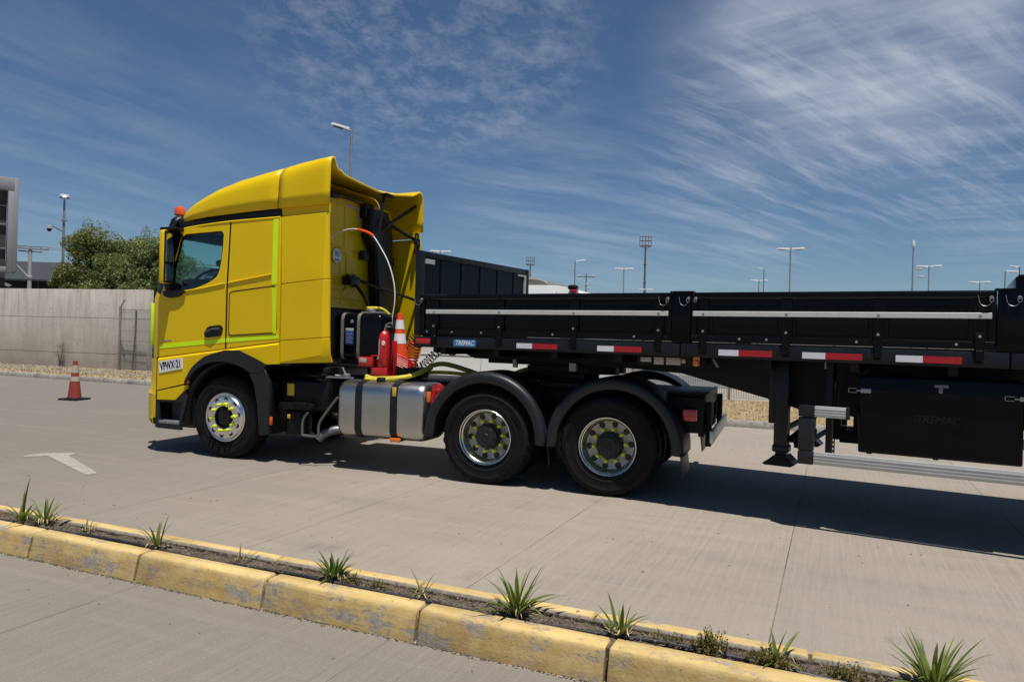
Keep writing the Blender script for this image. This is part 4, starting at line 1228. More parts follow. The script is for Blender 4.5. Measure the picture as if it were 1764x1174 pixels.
# lime marked bars on the front guard
for y in (.30, 2.20):
    bm = new(); box(bm, -1.47, -1.435, y - .06, y + .06, 1.36, 1.93, .01); obj('reflective_strip', bm, 'lime', trk)
bm = new()
for z in (1.46, 1.58, 1.70, 1.83): tube(bm, [(-1.39, .26, z), (-1.415, .4, z), (-1.415, 2.1, z), (-1.39, 2.24, z)], .016, 8)
for y in (.30, 1.25, 2.20): tube(bm, [(-1.38, y, 1.35), (-1.40, y, 1.94)], .018, 8)
obj('front_guard', bm, 'alu', trk)
bm = new(); rext(bm, [(-1.355, 1.30), (-1.365, 1.55), (-1.36, 1.96)], .34, TW - .34, .02, 2); obj('front_grille', bm, 'plastic_dark', trk)

# --- lime tape
def tape(pts, y=-.003):
    bm = new(); panel(bm, pts, y, y + .004)
    cut(bm, (-1.05, 2.02), (1.47, 2.30)); lean(bm)
    obj('reflective_tape', bm, 'lime', trk, ang=20)
tape([(-1.056, 1.333), (-.008, 1.441), (-.012, 1.494), (-1.056, 1.386)])
tape([(.006, 1.443), (.788, 1.511), (.788, 1.560), (.006, 1.496)])
tape([(.706, 1.568), (.760, 1.572), (.742, 2.13), (.676, 2.12)], -.0085)
tape([(.672, 2.158), (.742, 2.165), (.716, 2.968), (.642, 2.962)])
# --- handle, plate, model line, lamp
bm = new(); panel(bm, fillet([(-.339, 1.548), (-.275, 1.634), (-.085, 1.660), (-.042, 1.620), (-.070, 1.520), (-.31, 1.492)], .035), -.012, .01); o = obj('door_handle', bm, 'plastic_dark', trk)
md = o.modifiers.new('edge', 'BEVEL'); md.width = .008; md.segments = 2
bm = new(); tube(bm, [(-.30, -.018, 1.565), (-.19, -.032, 1.60), (-.085, -.018, 1.61)], .016, 8); obj('handle_grip', bm, 'interior', trk)
pl = [(-1.022, 1.022), (-.643, 1.092), (-.650, 1.231), (-1.030, 1.170)]
bm = new(); panel(bm, pl, -.032, -.022); po = obj('registration_board', bm, 'white', trk)
text('registration_number', 'VPWX·21', .138, facing_y(-.837, -.0335, 1.128, slope=math.atan2(.065, .38)), 'ink', po, .0008, 0, .0035, .60)
bm = new(); panel(bm, fillet([(-.603, .905), (-.545, .905), (-.548, .985), (-.590, .99)], .012), -.034, 0); obj('side_marker', bm, 'lens_orange', trk)
bm = new(); panel(bm, fillet([(-1.015, 1.428), (-.86, 1.444), (-.86, 1.458), (-1.015, 1.442)], .003), -.004, .004); obj('model_badge', bm, 'steel', trk)
# --- mirror assembly
for sgn in (0, 1):
    def fl(bm):
        if sgn:
            for v in bm.verts: v.co.y = TW - v.co.y
        return bm
    bm = new(); box(bm, -.945, -.845, -.175, -.01, 2.165, 2.845, .035, 3)
    mh = obj('mirror_housing', fl(bm), 'yellow', trk)
    bm = new(); box(bm, -.860, -.835, -.170, -.012, 2.175, 2.835, .012); obj('mirror_rim', fl(bm), 'plastic_dark', mh)
    bm = new(); box(bm, -.838, -.832, -.155, -.03, 2.44, 2.81, .004); box(bm, -.838, -.832, -.155, -.03, 2.20, 2.41, .004); obj('mirror_glass', fl(bm), 'mirror', mh)
    bm = new(); box(bm, -.99, -.74, -.12, .06, 2.842, 2.885, .015); panel(bm, fillet([(-1.0, 2.075), (-.63, 2.082), (-.74, 2.01), (-.88, 1.985), (-.98, 2.01)], .02), -.035, .03); tube(bm, [(-.89, -.08, 2.18), (-.90, -.05, 2.10), (-.88, .0, 2.05)], .035, 8)
    box(bm, -.90, -.86, -.03, .05, 2.05, 2.86, .01)
    obj('mirror_arm', fl(bm), 'plastic_dark', mh)
# --- cab interior
bm = new(); box(bm, -1.28, -.90, .12, TW - .12, 1.9, 2.20, .08, 3); box(bm, -1.12, -.80, .36, .90, 2.0, 2.27, .07, 3); obj('dashboard', bm, 'interior', trk)
bm = new()
mt = Matrix.Translation((-.86, .62, 2.27)) @ Matrix.Rotation(math.radians(-38), 4, 'Y')
tube(bm, [mt @ Vector((.22 * math.cos(a * PI / 16), .22 * math.sin(a * PI / 16), 0)) for a in range(32)], .017, 8, closed=True)
for a in (.3, 2.1, 4.2): tube(bm, [mt @ Vector((0, 0, -.03)), mt @ Vector((.21 * math.cos(a), .21 * math.sin(a), 0))], .016, 6)
lathe(bm, [(.001, 0), (.07, -.005), (.075, -.05), (.03, -.2)], (-.86, .62, 2.26), 'z', 14)
obj('steering_wheel', bm, 'plastic_dark', trk)
for y in (.62, 1.88):
    bm = new(); box(bm, -.35, .15, y - .26, y + .26, 1.55, 1.72, .06, 3); box(bm, .08, .24, y - .25, y + .25, 1.66, 2.28, .07, 3); box(bm, .12, .23, y - .13, y + .13, 2.26, 2.5, .05, 3); obj('seat', bm, 'interior', trk)
bm = new(); box(bm, .3, .36, .1, 2.4, 1.3, 2.9); obj('bunk_curtain', bm, 'trim_grey', trk)
bm = new(); box(bm, -1.20, -.95, 1.10, 1.40, 2.50, 2.60, .04); tube(bm, [(-1.15, 1.2, 2.55), (-1.08, 1.3, 2.70)], .012, 6); obj('inside_mirror', bm, 'plastic_dark', trk)
# --- beacon on the roof
bm = new(); tube(bm, [(-1.04, .34, 3.04), (-1.085, .31, 3.12)], .045, 10); bc = obj('beacon_stem', bm, 'plastic_dark', trk)
bm = new(); lathe(bm, [(.066, 0), (.07, .015), (.068, .085), (.060, .105), (.001, .11)], (-1.085, .31, 3.105), 'z', 20); obj('warning_beacon', bm, 'beacon', trk)

# --- wheel arch and skirt of the cab
arch_o = [(-.609, .905), (-.597, .946), (-.501, 1.111), (-.305, 1.258), (.013, 1.348), (.231, 1.350), (.471, 1.265), (.637, 1.194)]
arch_i = [(.600, 1.10), (.40, 1.085), (.309, 1.143), (.139, 1.195), (-.056, 1.207), (-.230, 1.185), (-.351, 1.140), (-.465, 1.055), (-.545, .955), (-.565, .90)]
o = side('wheel_arch', fillet(arch_o + arch_i, [.02, .05] + [.16] * 5 + [.03, .03] + [.14] * 8 + [.02], 4), 'plastic', -.040, .12, cuts=False, bev=.012)
bm = new(); lathe(bm, [(.66, .03), (.66, .70)], (0, 0, .53), 'y', 24, a0=-.15, a1=PI + .25)
o = obj('arch_liner', bm, 'plastic_dark', trk); mirror(o); solidify(o, .01)
side('side_skirt', [(.385, 1.080), (.615, 1.150), (.690, .985), (.699, .343), (.560, .333), (.520, .72), (.47, .92)], 'plastic', -.035, .03, cuts=False, bev=.012)
bm = new(); box(bm, .56, .69, .03, .6, .345, .98, .01); obj('splash_guard', bm, 'plastic_dark', trk)
bm = new(); box(bm, .690, .712, -.01, .03, .46, .56, .005); obj('side_marker', bm, 'lens_orange', trk)

# --- frame
bm = new()
for y in (.83, 1.63):
    box(bm, -1.1, 5.72, y, y + .07, .74, 1.02, .006)
for x in (1.0, 2.2, 3.1, 4.2, 5.2): box(bm, x, x + .1, .9, 1.64, .78, .98)
obj('frame', bm, 'chassis', trk)
bm = new(); box(bm, -.12, .12, .35, 2.15, .40, .62, .03); obj('front_axle', bm, 'chassis', trk)
bm = new(); box(bm, -.9, 1.0, .75, 1.75, .55, 1.15, .06); box(bm, 1.0, 1.9, .95, 1.55, .55, .9, .08); cyl(bm, (1.9, 1.25, .72), (3.3, 1.25, .6), .07, 12); obj('engine', bm, 'chassis', trk)
for xa in (3.496, 4.846):
    bm = new(); cyl(bm, (xa, .3, .515), (xa, 2.2, .515), .10, 14); lathe(bm, [(.01, -.22), (.16, -.2), (.24, -.1), (.26, 0), (.24, .1), (.16, .2), (.01, .22)], (xa, 1.25, .515), 'x', 18)
    obj('rear_axle', bm, 'chassis', trk)
bm = new()
for y in (.70, 1.80):
    tube(bm, [(3.2, y, .62), (3.8, y, .80), (4.17, y, .86), (4.55, y, .80), (5.15, y, .62)], .05, 6)
obj('leaf_spring', bm, 'chassis', trk)
# deck between cab and fifth wheel
bm = new(); box(bm, 1.15, 3.0, .62, 1.9, 1.02, 1.05, .005); box(bm, 2.9, 5.3, .82, 1.72, 1.02, 1.07, .006); obj('catwalk', bm, 'chassis', trk)
# fifth wheel
bm = new()
panel(bm, fillet([(-.42, -.45), (.30, -.45), (.62, -.32), (.62, -.10), (.12, -.05), (.12, .05), (.62, .10), (.62, .32), (.30, .45), (-.42, .45)], .06), 1.28, 1.20, axis='z')
for y in (-.40, .40): box(bm, -.25, .25, y - .06, y + .06, 1.05, 1.22, .02)
box(bm, -.45, .5, -.42, .42, 1.07, 1.10)
for v in bm.verts: v.co.x += 4.1; v.co.y += 1.25
obj('fifth_wheel', bm, 'chassis', trk)
bm = new()
for i in range(6): tube(bm, [(4.48 + .05 * i, .72, 1.06), (4.48 + .05 * i, .72, 1.13 + .03 * (i % 2))], .02, 8)
tube(bm, smooth_path([(3.6, .66, 1.08), (4.0, .6, 1.16), (4.4, .62, 1.12), (4.75, .72, 1.10)]), .02, 6); box(bm, 3.9, 4.6, .6, .8, 1.06, 1.10)
obj('valve_block', bm, 'chassis', trk)

# --- rear end
bm = new()
box(bm, 5.40, 5.76, .42, .46, .66, 1.03, .006); box(bm, 5.40, 5.76, 2.04, 2.08, .66, 1.03, .006)
box(bm, 5.72, 5.765, .461, 2.039, .90, 1.06, .01); box(bm, 5.70, 5.755, .461, 2.039, .62, .72, .01)
box(bm, 5.30, 5.75, .50, 2.0, 1.035, 1.055, .004)
for y in (.62, .98, 1.25, 1.5, 1.85): box(bm, 5.71, 5.76, y, y + .07, .72, .90)
for i in range(4):
    for k in range(4): lathe(bm, [(.001, -.008), (.014, -.006), (.016, 0)], (5.50 + .055 * i, .42, .72 + .08 * k), 'y', 8)
obj('rear_crossmember', bm, 'chassis', trk)
bm = new(); box(bm, 5.83, 5.87, .28, 2.22, .58, .71, .012); ub = obj('underrun_bar', bm, 'alu_dull', trk)
for y in (.50, 1.92):
    bm = new(); box(bm, 5.77, 5.83, y, y + .08, .52, .98, .01); obj('underrun_bracket', bm, 'chassis', trk)
for y in (.14, 2.20):
    bm = new(); box(bm, 5.58, 5.70, y, y + .17, .80, .94, .02); box(bm, 5.60, 5.66, y + .04, y + .4, .83, .88); tl = obj('tail_lamp', bm, 'plastic_dark', trk)
    bm = new(); box(bm, 5.575, 5.715, y - .008, y + .10, .81, .93, .015); obj('lamp_lens', bm, 'lens_red', tl)
# --- mudguards
def mudguard(x, far):
    # cross-section (radius, y): rolled outer lip, crown, inner edge
    prof = [(.585, .035), (.60, .004), (.635, -.012), (.675, -.010), (.700, .010), (.712, .045), (.716, .12), (.716, .60), (.700, .605)]
    bm = new()
    lathe(bm, prof, (x, .0, .505), 'y', 44, a0=math.radians(-3), a1=math.radians(183))
    if far:
        for v in bm.verts: v.co.y = TW - v.co.y
    o = obj('mudguard', bm, 'plastic', trk, ang=60); solidify(o, .008, 0)
for x in (3.475, 4.895):
    mudguard(x, False); mudguard(x, True)
bm = new()
for x in (3.475, 4.895):
    for y in (.6, 1.9): box(bm, x - .05, x + .05, min(y, 1.25), min(y, 1.25) + .35 if y < 1.25 else y, 1.0, 1.05)
obj('mudguard_bracket', bm, 'chassis', trk)
for x, z0, z1 in ((4.18, .27, .62), (5.56, .26, .60)):
    for y in (.02, 1.92):
        bm = new(); box(bm, x, x + .012, y, y + .56, z0, z1, .003)
        for v in bm.verts: v.co.x += (z1 - v.co.z) * .12
        obj('mud_flap', bm, 'plastic', trk)

# --- wheels
def tyre_mesh(w, drive):
    R = .520
    prof = [(.296, .045), (.305, .022), (.33, .010), (.355, .004), (.36, .0015), (.366, .004), (.40, .000), (.438, .000), (.444, -.003), (.450, 0.0), (.470, .006), (.492, .018), (.508, .034), (R, .05), (R, .085), (R - .012, .09), (R - .012, .10), (R, .105), (R, w - .105), (R - .012, w - .10), (R - .012, w - .09), (R, w - .085), (R, w - .05), (.508, w - .034), (.45, w), (.34, w - .01), (.296, w - .045)]
    bm = new()
    n = 112 if drive else 96
    def mod(i, k):
        r = prof[i][0]
        if drive and 10 <= i <= 22: return -.016 if k % 4 < 2 and (i in (12, 13, 14, 20, 21, 22)) else 0
        return 0
    lathe(bm, prof, (0, 0, 0), 'y', n, mod=mod)
    # raised sidewall blocks, letters are unreadable in the photograph
    for a0 in ([.35, 1.2, 2.05, 3.5, 4.3, 5.1] if not drive else [2.4, 2.6, 2.8, 5.2, 5.4, 5.6, .3, .5]):
        for j in range(4):
            a = a0 + j * .075
            c, s = math.cos(a), math.sin(a)
            mt = Matrix.Translation((c * .418, -.002, s * .418)) @ Matrix.Rotation(-a, 4, 'Y')
            box(bm, -.022, .022, -.0015, .002, -.008, .008, mtx=mt)
    return bm
def front_rim():
    bm = new()
    lathe(bm, [(.296, .050), (.306, .020), (.304, .004), (.296, .000), (.289, .004), (.286, .016), (.280, .020), (.270, .012), (.264, -.006), (.256, -.014), (.240, -.0165), (.195, -.0195), (.150, -.024), (.142, -.020), (.140, .06)], (0, 0, 0), 'y', 64)
    for k in range(10):
        a = 2 * PI * k / 10 + .2
        c, s = math.cos(a), math.sin(a)
        lathe(bm, [(.001, -.0165 + .002), (.028, -.0165 + .0015), (.030, -.0165 + .004), (.032, -.0165 - .0005)], (c * .222, -.0030, s * .222), 'y', 16, mi=1)
    return bm
def rear_rim():
    bm = new()
    lathe(bm, [(.296, .05), (.306, .020), (.304, .004), (.298, -.002), (.291, .001), (.287, .014), (.284, .030), (.276, .036), (.270, .046), (.266, .085), (.262, .128), (.250, .142), (.200, .150), (.150, .152), (.14, .152)], (0, 0, 0), 'y', 64)
    for k in range(10):
        a = 2 * PI * k / 10 + .1
        c, s = math.cos(a), math.sin(a)
        lathe(bm, [(.001, .1425), (.029, .1425), (.032, .1425), (.034, .148)], (c * .224, -.001, s * .224), 'y', 16, mi=1)
    return bm
def front_hub():
    bm = new(); lathe(bm, [(.139, .02), (.136, .03), (.12, .035), (.105, .02), (.095, -.008), (.06, -.012), (.001, -.012)], (0, 0, 0), 'y', 32); return bm
def rear_hub():
    bm = new(); lathe(bm, [(.145, .15), (.140, .10), (.128, .09), (.124, .045), (.120, .035), (.100, .030), (.096, .018), (.04, .016), (.036, .010), (.02, .010), (.018, .016), (.001, .016)], (0, 0, 0), 'y', 36)
    for k in range(10):
        a = 2 * PI * k / 10; lathe(bm, [(.001, .024), (.009, .024), (.010, .034)], (.11 * math.cos(a), 0, .11 * math.sin(a)), 'y', 6)
    return bm
def nut_mesh(yb, L):
    bm = new()
    lathe(bm, [(.020, yb), (.021, yb - L * .35), (.0165, yb - L * .45), (.0165, yb - L * .95), (.001, yb - L)], (0, 0, 0), 'y', 10)
    panel(bm, [(-.006, .0), (.006, .0), (.003, .036), (-.003, .036)], yb - L * .5, yb - L * .25)
    return bm
def make_wheel(x, y, rim_f, hub_f, drive, flip=False, nuts=True, yb=-.020, L=.055):
    tb = obj('tyre', tyre_mesh(.30, drive), 'rubber', trk, ang=38)
    tb.location = (x, y, .512)
    if flip: tb.rotation_euler = (0, 0, PI)
    rb_ = rim_f()
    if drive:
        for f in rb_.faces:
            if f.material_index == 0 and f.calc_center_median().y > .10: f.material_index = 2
    obj('rim', rb_, ['alu', 'ink', 'rim_recess_shade'], tb, ang=40)
    obj('hub', hub_f(), 'plastic_dark' if not drive else 'plastic', tb, ang=40)
    if nuts:
        n0 = None
        for k in range(10):
            a = 2 * PI * k / 10 + .12
            if n0 is None: o_ = n0 = obj('wheel_nut', nut_mesh(yb, L), 'lime_plastic', tb)
            else:
                o_ = n0.copy(); COL.objects.link(o_); o_.parent = tb
            o_.location = (.1675 * math.cos(a), 0, .1675 * math.sin(a)); o_.rotation_euler = (0, random.Random(k).uniform(-2.6, 2.6), 0)
    return tb
make_wheel(0, .02, front_rim, front_hub, False)
make_wheel(0, TW - .02, front_rim, front_hub, False, True)
for x in (3.496, 4.846):
    make_wheel(x, .012, rear_rim, rear_hub, True, yb=.150, L=.07)
    make_wheel(x, TW - .012, rear_rim, rear_hub, True, True, yb=.150, L=.07)
    for y in (.345, TW - .345 - .30):
        tb = obj('tyre', tyre_mesh(.30, True), 'rubber', trk, ang=38); tb.location = (x, y, .512)

# --- fuel tank
bm = new()
sec = fillet(rect(.03, .66, .385, 1.045), .16, 6)
xs = [(1.600, .80), (1.612, .90), (1.64, .97), (1.68, 1.0), (2.66, 1.0), (2.705, .97), (2.735, .90), (2.748, .78)]
rows = []
for x, k in xs:
    rows.append([bm.verts.new((x, .345 + (y - .345) * k, .715 + (z - .715) * k)) for y, z in sec])
for a, b in zip(rows, rows[1:]):
    for k in range(len(sec)): bm.faces.new((a[k], a[(k + 1) % len(sec)], b[(k + 1) % len(sec)], b[k]))
bm.faces.new(rows[0]); bm.faces.new(rows[-1])
ft = obj('fuel_tank', bm, 'tank', trk, ang=60)
def strap_loop(x0, x1, sec_, m_, par, d=.006, nm='tank_strap'):
    bm = new(); c = (sum(p[0] for p in sec_) / len(sec_), sum(p[1] for p in sec_) / len(sec_))
    def off(p): v = Vector((p[0] - c[0], p[1] - c[1])); return (p[0] + v.x / v.length * d, p[1] + v.y / v.length * d)
    big = [off(p) for p in sec_]
    A = [bm.verts.new((x0, *p)) for p in big]; B = [bm.verts.new((x1, *p)) for p in big]
    A2 = [bm.verts.new((x0, *p)) for p in sec_]; B2 = [bm.verts.new((x1, *p)) for p in sec_]
    n = len(big)
    for k in range(n):
        j = (k + 1) % n
        bm.faces.new((A[k], A[j], B[j], B[k])); bm.faces.new((A2[k], A2[j], A[j], A[k])); bm.faces.new((B[k], B[j], B2[j], B2[k]))
    return obj(nm, bm, m_, par)
strap_loop(1.858, 1.945, sec, 'rail_paint', ft); s2 = strap_loop(2.318, 2.408, sec, 'rail_paint', ft)
bm = new(); box(bm, 2.345, 2.395, .022, .028, .895, 1.0, .001); obj('yellow_sticker', bm, 'yellow_label', ft)
bm = new(); lathe(bm, [(.055, 0), (.06, .02), (.05, .045), (.001, .05)], (2.10, .20, 1.045), 'z', 18); obj('filler_cap', bm, 'plastic_dark', ft)
bm = new(); box(bm, 2.33, 2.455, .015, .06, .378, .422, .008); mk = obj('side_marker', bm, 'lens_orange', trk)
bm = new(); box(bm, 2.35, 2.44, .061, .30, .378, .39, .003); obj('lamp_bracket', bm, 'chassis', mk)
bm = new(); box(bm, 2.790, 2.835, -.002, .03, .855, .972, .006); obj('side_marker', bm, 'lens_orange', trk)
bm = new(); panel(bm, fillet([(2.80, .76), (2.88, .88), (2.95, 1.03), (2.86, 1.07), (2.81, 1.02)], .02), .10, .13); lathe(bm, [(.001, -.006), (.025, -.004), (.03, .004)], (2.88, .1, .98), 'y', 12); obj('red_bracket', bm, 'red', trk)
# --- battery box, jug, pipes
bm = new(); box(bm, .74, 1.42, .14, .70, .66, 1.0, .02); box(bm, .78, 1.25, .05, .35, .66, .74, .01); box(bm, 1.0, 1.2, .02, .2, .72, .75, .004)
obj('battery_box', bm, 'chassis', trk)
bm = new(); box(bm, .835, .935, .130, .139, .82, .965, .002); obj('yellow_label', bm, 'yellow_label', trk)
bm = new(); lathe(bm, [(.001, 0), (.15, 0), (.155, .02), (.155, .24), (.14, .28), (.06, .31), (.055, .33), (.001, .33)], (.95, .22, .36), 'z', 24); ju = obj('fluid_reservoir', bm, 'chassis', trk)
bm = new(); lathe(bm, [(.05, 0), (.052, .03), (.045, .045), (.001, .048)], (.90, .16, .69), 'z', 16); obj('reservoir_cap', bm, 'blue', ju)
bm = new(); box(bm, .90, .94, .058, .064, .55, .60, .001); obj('sticker', bm, 'yellow_label', ju)
bm = new(); tube(bm, smooth_path([(1.20, .06, .64), (1.14, .045, .55), (1.135, .04, .40), (1.16, .04, .365), (1.33, .04, .365), (1.36, .04, .40), (1.385, .04, .55), (1.60, .06, .84)], 5), .016, 8); obj('step_bar', bm, 'pipe', trk)
bm = new(); tube(bm, smooth_path([(1.235, .22, .30), (1.30, .26, .37), (1.42, .32, .415), (1.62, .5, .42)], 5), .055, 14, caps=False); obj('exhaust_pipe', bm, 'pipe', trk)
bm = new()
rnd = random.Random(5)
for i in range(10):
    x0 = rnd.uniform(.75, 1.3); tube(bm, smooth_path([(x0, rnd.uniform(.2, .6), 1.02), (x0 + .15, rnd.uniform(.15, .5), 1.08), (x0 + .35, rnd.uniform(.2, .5), 1.05), (x0 + .6, rnd.uniform(.3, .6), 1.06)], 4), rnd.uniform(.010, .02), 6)
obj('chassis_hose', bm, 'plastic_dark', trk)
bm = new()
for k in range(14): box(bm, 1.37 + .025 * k, 1.385 + .025 * k, .2, .23, 1.055, 1.075)
tube(bm, [(1.35, .22, 1.06), (1.62, .24, 1.06)], .008, 6); tube(bm, [(1.50, .3, 1.18), (1.56, .3, 1.08)], .012, 8); box(bm, 1.53, 1.6, .27, .33, 1.06, 1.11, .01)
obj('hose_fitting', bm, 'steel', trk)
# --- hydraulic tank behind the cab
sec2 = fillet(rect(.35, .98, 1.27, 1.845), .10, 5)
bm = new(); rows = []
for x, k in ((1.392, .84), (1.40, .92), (1.425, .98), (1.46, 1.0), (1.92, 1.0), (1.955, .98), (1.98, .92), (1.99, .84)):
    rows.append([bm.verts.new((x, .665 + (y - .665) * k, 1.557 + (z - 1.557) * k)) for y, z in sec2])
for a, b in zip(rows, rows[1:]):
    for k in range(len(sec2)): bm.faces.new((a[k], a[(k + 1) % len(sec2)], b[(k + 1) % len(sec2)], b[k]))
bm.faces.new(rows[0]); bm.faces.new(rows[-1]); ht = obj('hydraulic_tank', bm, 'black_paint', trk, ang=50)
strap_loop(1.435, 1.475, sec2, 'grey_strap', ht); strap_loop(1.66, 1.70, sec2, 'grey_strap', ht)
bm = new(); box(bm, 1.505, 1.615, .338, .345, 1.46, 1.62, .002); lb = obj('blue_label', bm, 'blue_label', ht)
bm = new(); box(bm, 1.505, 1.615, .337, .344, 1.622, 1.66, .001)
for k in range(5): box(bm, 1.515, 1.515 + (.07 if k % 2 else .09), .3362, .338, 1.485 + .025 * k, 1.490 + .025 * k)
obj('label_text', bm, 'label', lb)
bm = new(); lathe(bm, [(.001, -.006), (.022, -.005), (.024, .0)], (1.585, .35, 1.74), 'y', 12); lathe(bm, [(.05, 0), (.055, .05), (.04, .06), (.001, .06)], (1.70, .60, 1.845), 'z', 16); box(bm, 1.58, 1.86, .55, .68, 1.845, 1.87, .01); obj('tank_fitting', bm, 'steel', ht)
bm = new(); box(bm, 1.20, 1.92, .34, 1.0, 1.19, 1.225, .006); box(bm, 1.90, 2.32, .58, 1.0, 1.06, 1.195, .01); box(bm, 1.84, 2.2, .33, .58, 1.06, 1.085, .004); box(bm, 1.40, 1.45, .36, .95, 1.2, 1.28); box(bm, 1.85, 1.9, .36, .95, 1.2, 1.28); box(bm, 1.3, 1.36, .36, .42, 1.03, 1.17); box(bm, 2.2, 2.26, .62, .68, 1.03, 1.17)
obj('tank_bracket', bm, 'chassis', trk)
# --- intake duct, struts, fittings on the cab back
bm = new(); sp = [(1.0, 1.78, 2.22, 1.86), (1.0, 1.74, 2.21, 2.1), (1.0, 1.70, 2.19, 2.35), (1.0, 1.66, 2.14, 2.75), (1.0, 1.48, 2.12, 2.95), (1.0, 1.50, 2.10, 3.15), (1.0, 1.52, 1.98, 3.33)]
rows = []
for x, ya, yb_, z in sp:
    rows.append([bm.verts.new((px_, py_, z)) for px_, py_ in fillet(rect(.965, 1.13, ya, yb_), .05, 3)])
for a, b in zip(rows, rows[1:]):
    n = len(a)
    for k in range(n): bm.faces.new((a[k], a[(k + 1) % n], b[(k + 1) % n], b[k]))
bm.faces.new(rows[-1]); bm.faces.new(rows[0]); obj('air_intake', bm, 'plastic_dark', trk, ang=50)
bm = new()
def flat(p, q, w=.028): tube(bm, [p, q], w, 4)
flat((1.33, 2.40, 3.50), (1.22, 1.40, 2.93)); obj('fairing_strut', bm, 'rail_paint', trk)
bm = new(); flat((1.15, 1.72, 3.20), (1.38, 2.42, 2.98)); obj('fairing_strut', bm, 'rail_paint', trk)
bm = new(); flat((1.0, 1.33, 2.33), (1.40, 2.40, 2.10), .022); obj('fairing_strut', bm, 'rail_paint', trk)
bm = new(); panel(bm, fillet(rect(2.29, 2.41, 2.78, 3.10), .05, 4), 1.385, 1.40, [fillet(rect(2.325, 2.375, 2.98, 3.06), .02, 3), fillet(rect(2.325, 2.375, 2.82, 2.90), .02, 3)], axis='x')
box(bm, 1.37, 1.42, 2.30, 2.40, 2.92, 2.96)
obj('fairing_hinge', bm, 'plastic_dark', trk)
for y, z in ((2.24, 2.38), (2.26, 2.60), (2.2, 2.86)):
    bm = new(); box(bm, .96, 1.03, y, y + .09, z, z + .13, .012); obj('cab_bracket', bm, 'plastic_dark', trk)
bm = new(); tube(bm, smooth_path([(.98, 1.15, 2.38), (1.1, 1.2, 2.24), (1.12, 1.4, 2.08), (1.05, 1.6, 1.98)]), .024, 8); box(bm, .96, 1.1, 1.06, 1.3, 2.24, 2.36, .02)
obj('cab_bracket', bm, 'plastic_dark', trk)
bm = new(); box(bm, .955, .985, 1.30, 1.38, 2.22, 2.40, .012); obj('wall_slot', bm, 'plastic_dark', trk)
bm = new(); box(bm, .96, 1.05, 1.46, 1.62, 2.62, 2.74, .015)
obj('cab_bracket', bm, 'plastic_dark', trk)
bm = new(); box(bm, .955, 1.06, 1.46, 1.70, 3.19, 3.40, .02); box(bm, 1.0, 1.08, .62, .80, 3.33, 3.40, .02); tube(bm, smooth_path([(1.0, .8, 3.38), (1.02, 1.2, 3.38), (1.02, 1.5, 3.36)]), .014, 6); obj('cab_vent', bm, 'plastic_dark', trk)
bm = new(); tube(bm, [(1.34, 1.48, 3.50), (1.34, 1.42, 3.30), (1.3, 1.40, 2.95)], .022, 6); box(bm, 1.30, 1.42, 1.40, 1.62, 3.485, 3.512, .006); obj('deflector_stay', bm, 'plastic_dark', trk)
bm = new(); panel(bm, [(1.10, 3.325), (1.44, 3.315), (1.49, 3.10), (1.455, 3.10), (1.405, 3.285), (1.10, 3.295)], .962, .955, axis='x'); obj('reflective_corner', bm, 'label', trk)
bm = new(); lathe(bm, [(.001, .012), (.092, .012), (.095, .006)], (.966, .915, 2.61), 'x', 36); sg = obj('speed_sign', bm, 'white', trk)
text('speed_number', '80', .112, facing_x(.9785, .915, 2.632), 'ink', sg, .0006, 0, .0)
text('speed_unit', 'km/h', .050, facing_x(.9785, .915, 2.556), 'ink', sg, .0006, 0, .001)
# --- whip antenna with orange sleeve
wp = smooth_path([(1.031, .60, 2.741), (1.114, .60, 2.828), (1.241, .62, 2.884), (1.368, .62, 2.906), (1.495, .62, 2.892), (1.663, .62, 2.83), (1.791, .62, 2.676), (1.92, .62, 2.459), (2.0, .62, 2.209), (2.014, .62, 1.995), (1.988, .62, 1.816), (1.98, .62, 1.62)], 5)
bm = new(); tube(bm, wp, .0085, 8); wh = obj('whip_antenna', bm, 'white_band', trk)
bm = new(); tube(bm, wp[19:27], .017, 8); obj('orange_sleeve', bm, 'beacon', wh)
# --- hydraulic hoses
bm = new(); tube(bm, smooth_path([(1.859, .25, 1.092), (1.954, .25, 1.072), (2.087, .25, 1.078), (2.284, .25, 1.093), (2.40, .35, 1.118), (2.455, .55, 1.17), (2.47, .75, 1.224)], 6), .025, 10); obj('hydraulic_hose', bm, 'yhose', trk)
bm = new(); tube(bm, smooth_path([(2.455, .75, 1.224), (2.601, .75, 1.254), (2.747, .75, 1.240), (2.95, .75, 1.19), (3.25, .76, 1.10)], 6), .030, 10); obj('hydraulic_hose', bm, 'olive', trk)
bm = new(); tube(bm, smooth_path([(1.878, .21, 1.062), (2.039, .21, 1.060), (2.183, .22, 1.070), (2.365, .25, 1.098), (2.46, .45, 1.14), (2.5, .7, 1.20)], 6), .023, 10); obj('hydraulic_hose', bm, 'yhose', trk)
bm = new(); tube(bm, smooth_path([(2.22, 1.0, 1.12), (2.431, 1.0, 1.135), (2.648, 1.0, 1.135), (2.9, 1.0, 1.12)], 6), .024, 10); obj('hydraulic_hose', bm, 'yhose', trk)
bm = new(); tube(bm, smooth_path([(1.62, .62, 1.91), (1.72, .8, 1.91), (1.80, .88, 1.83), (1.84, .9, 1.74), (1.83, .9, 1.62), (1.80, .9, 1.4)], 6), .026, 10); obj('hydraulic_hose', bm, 'yhose', trk)
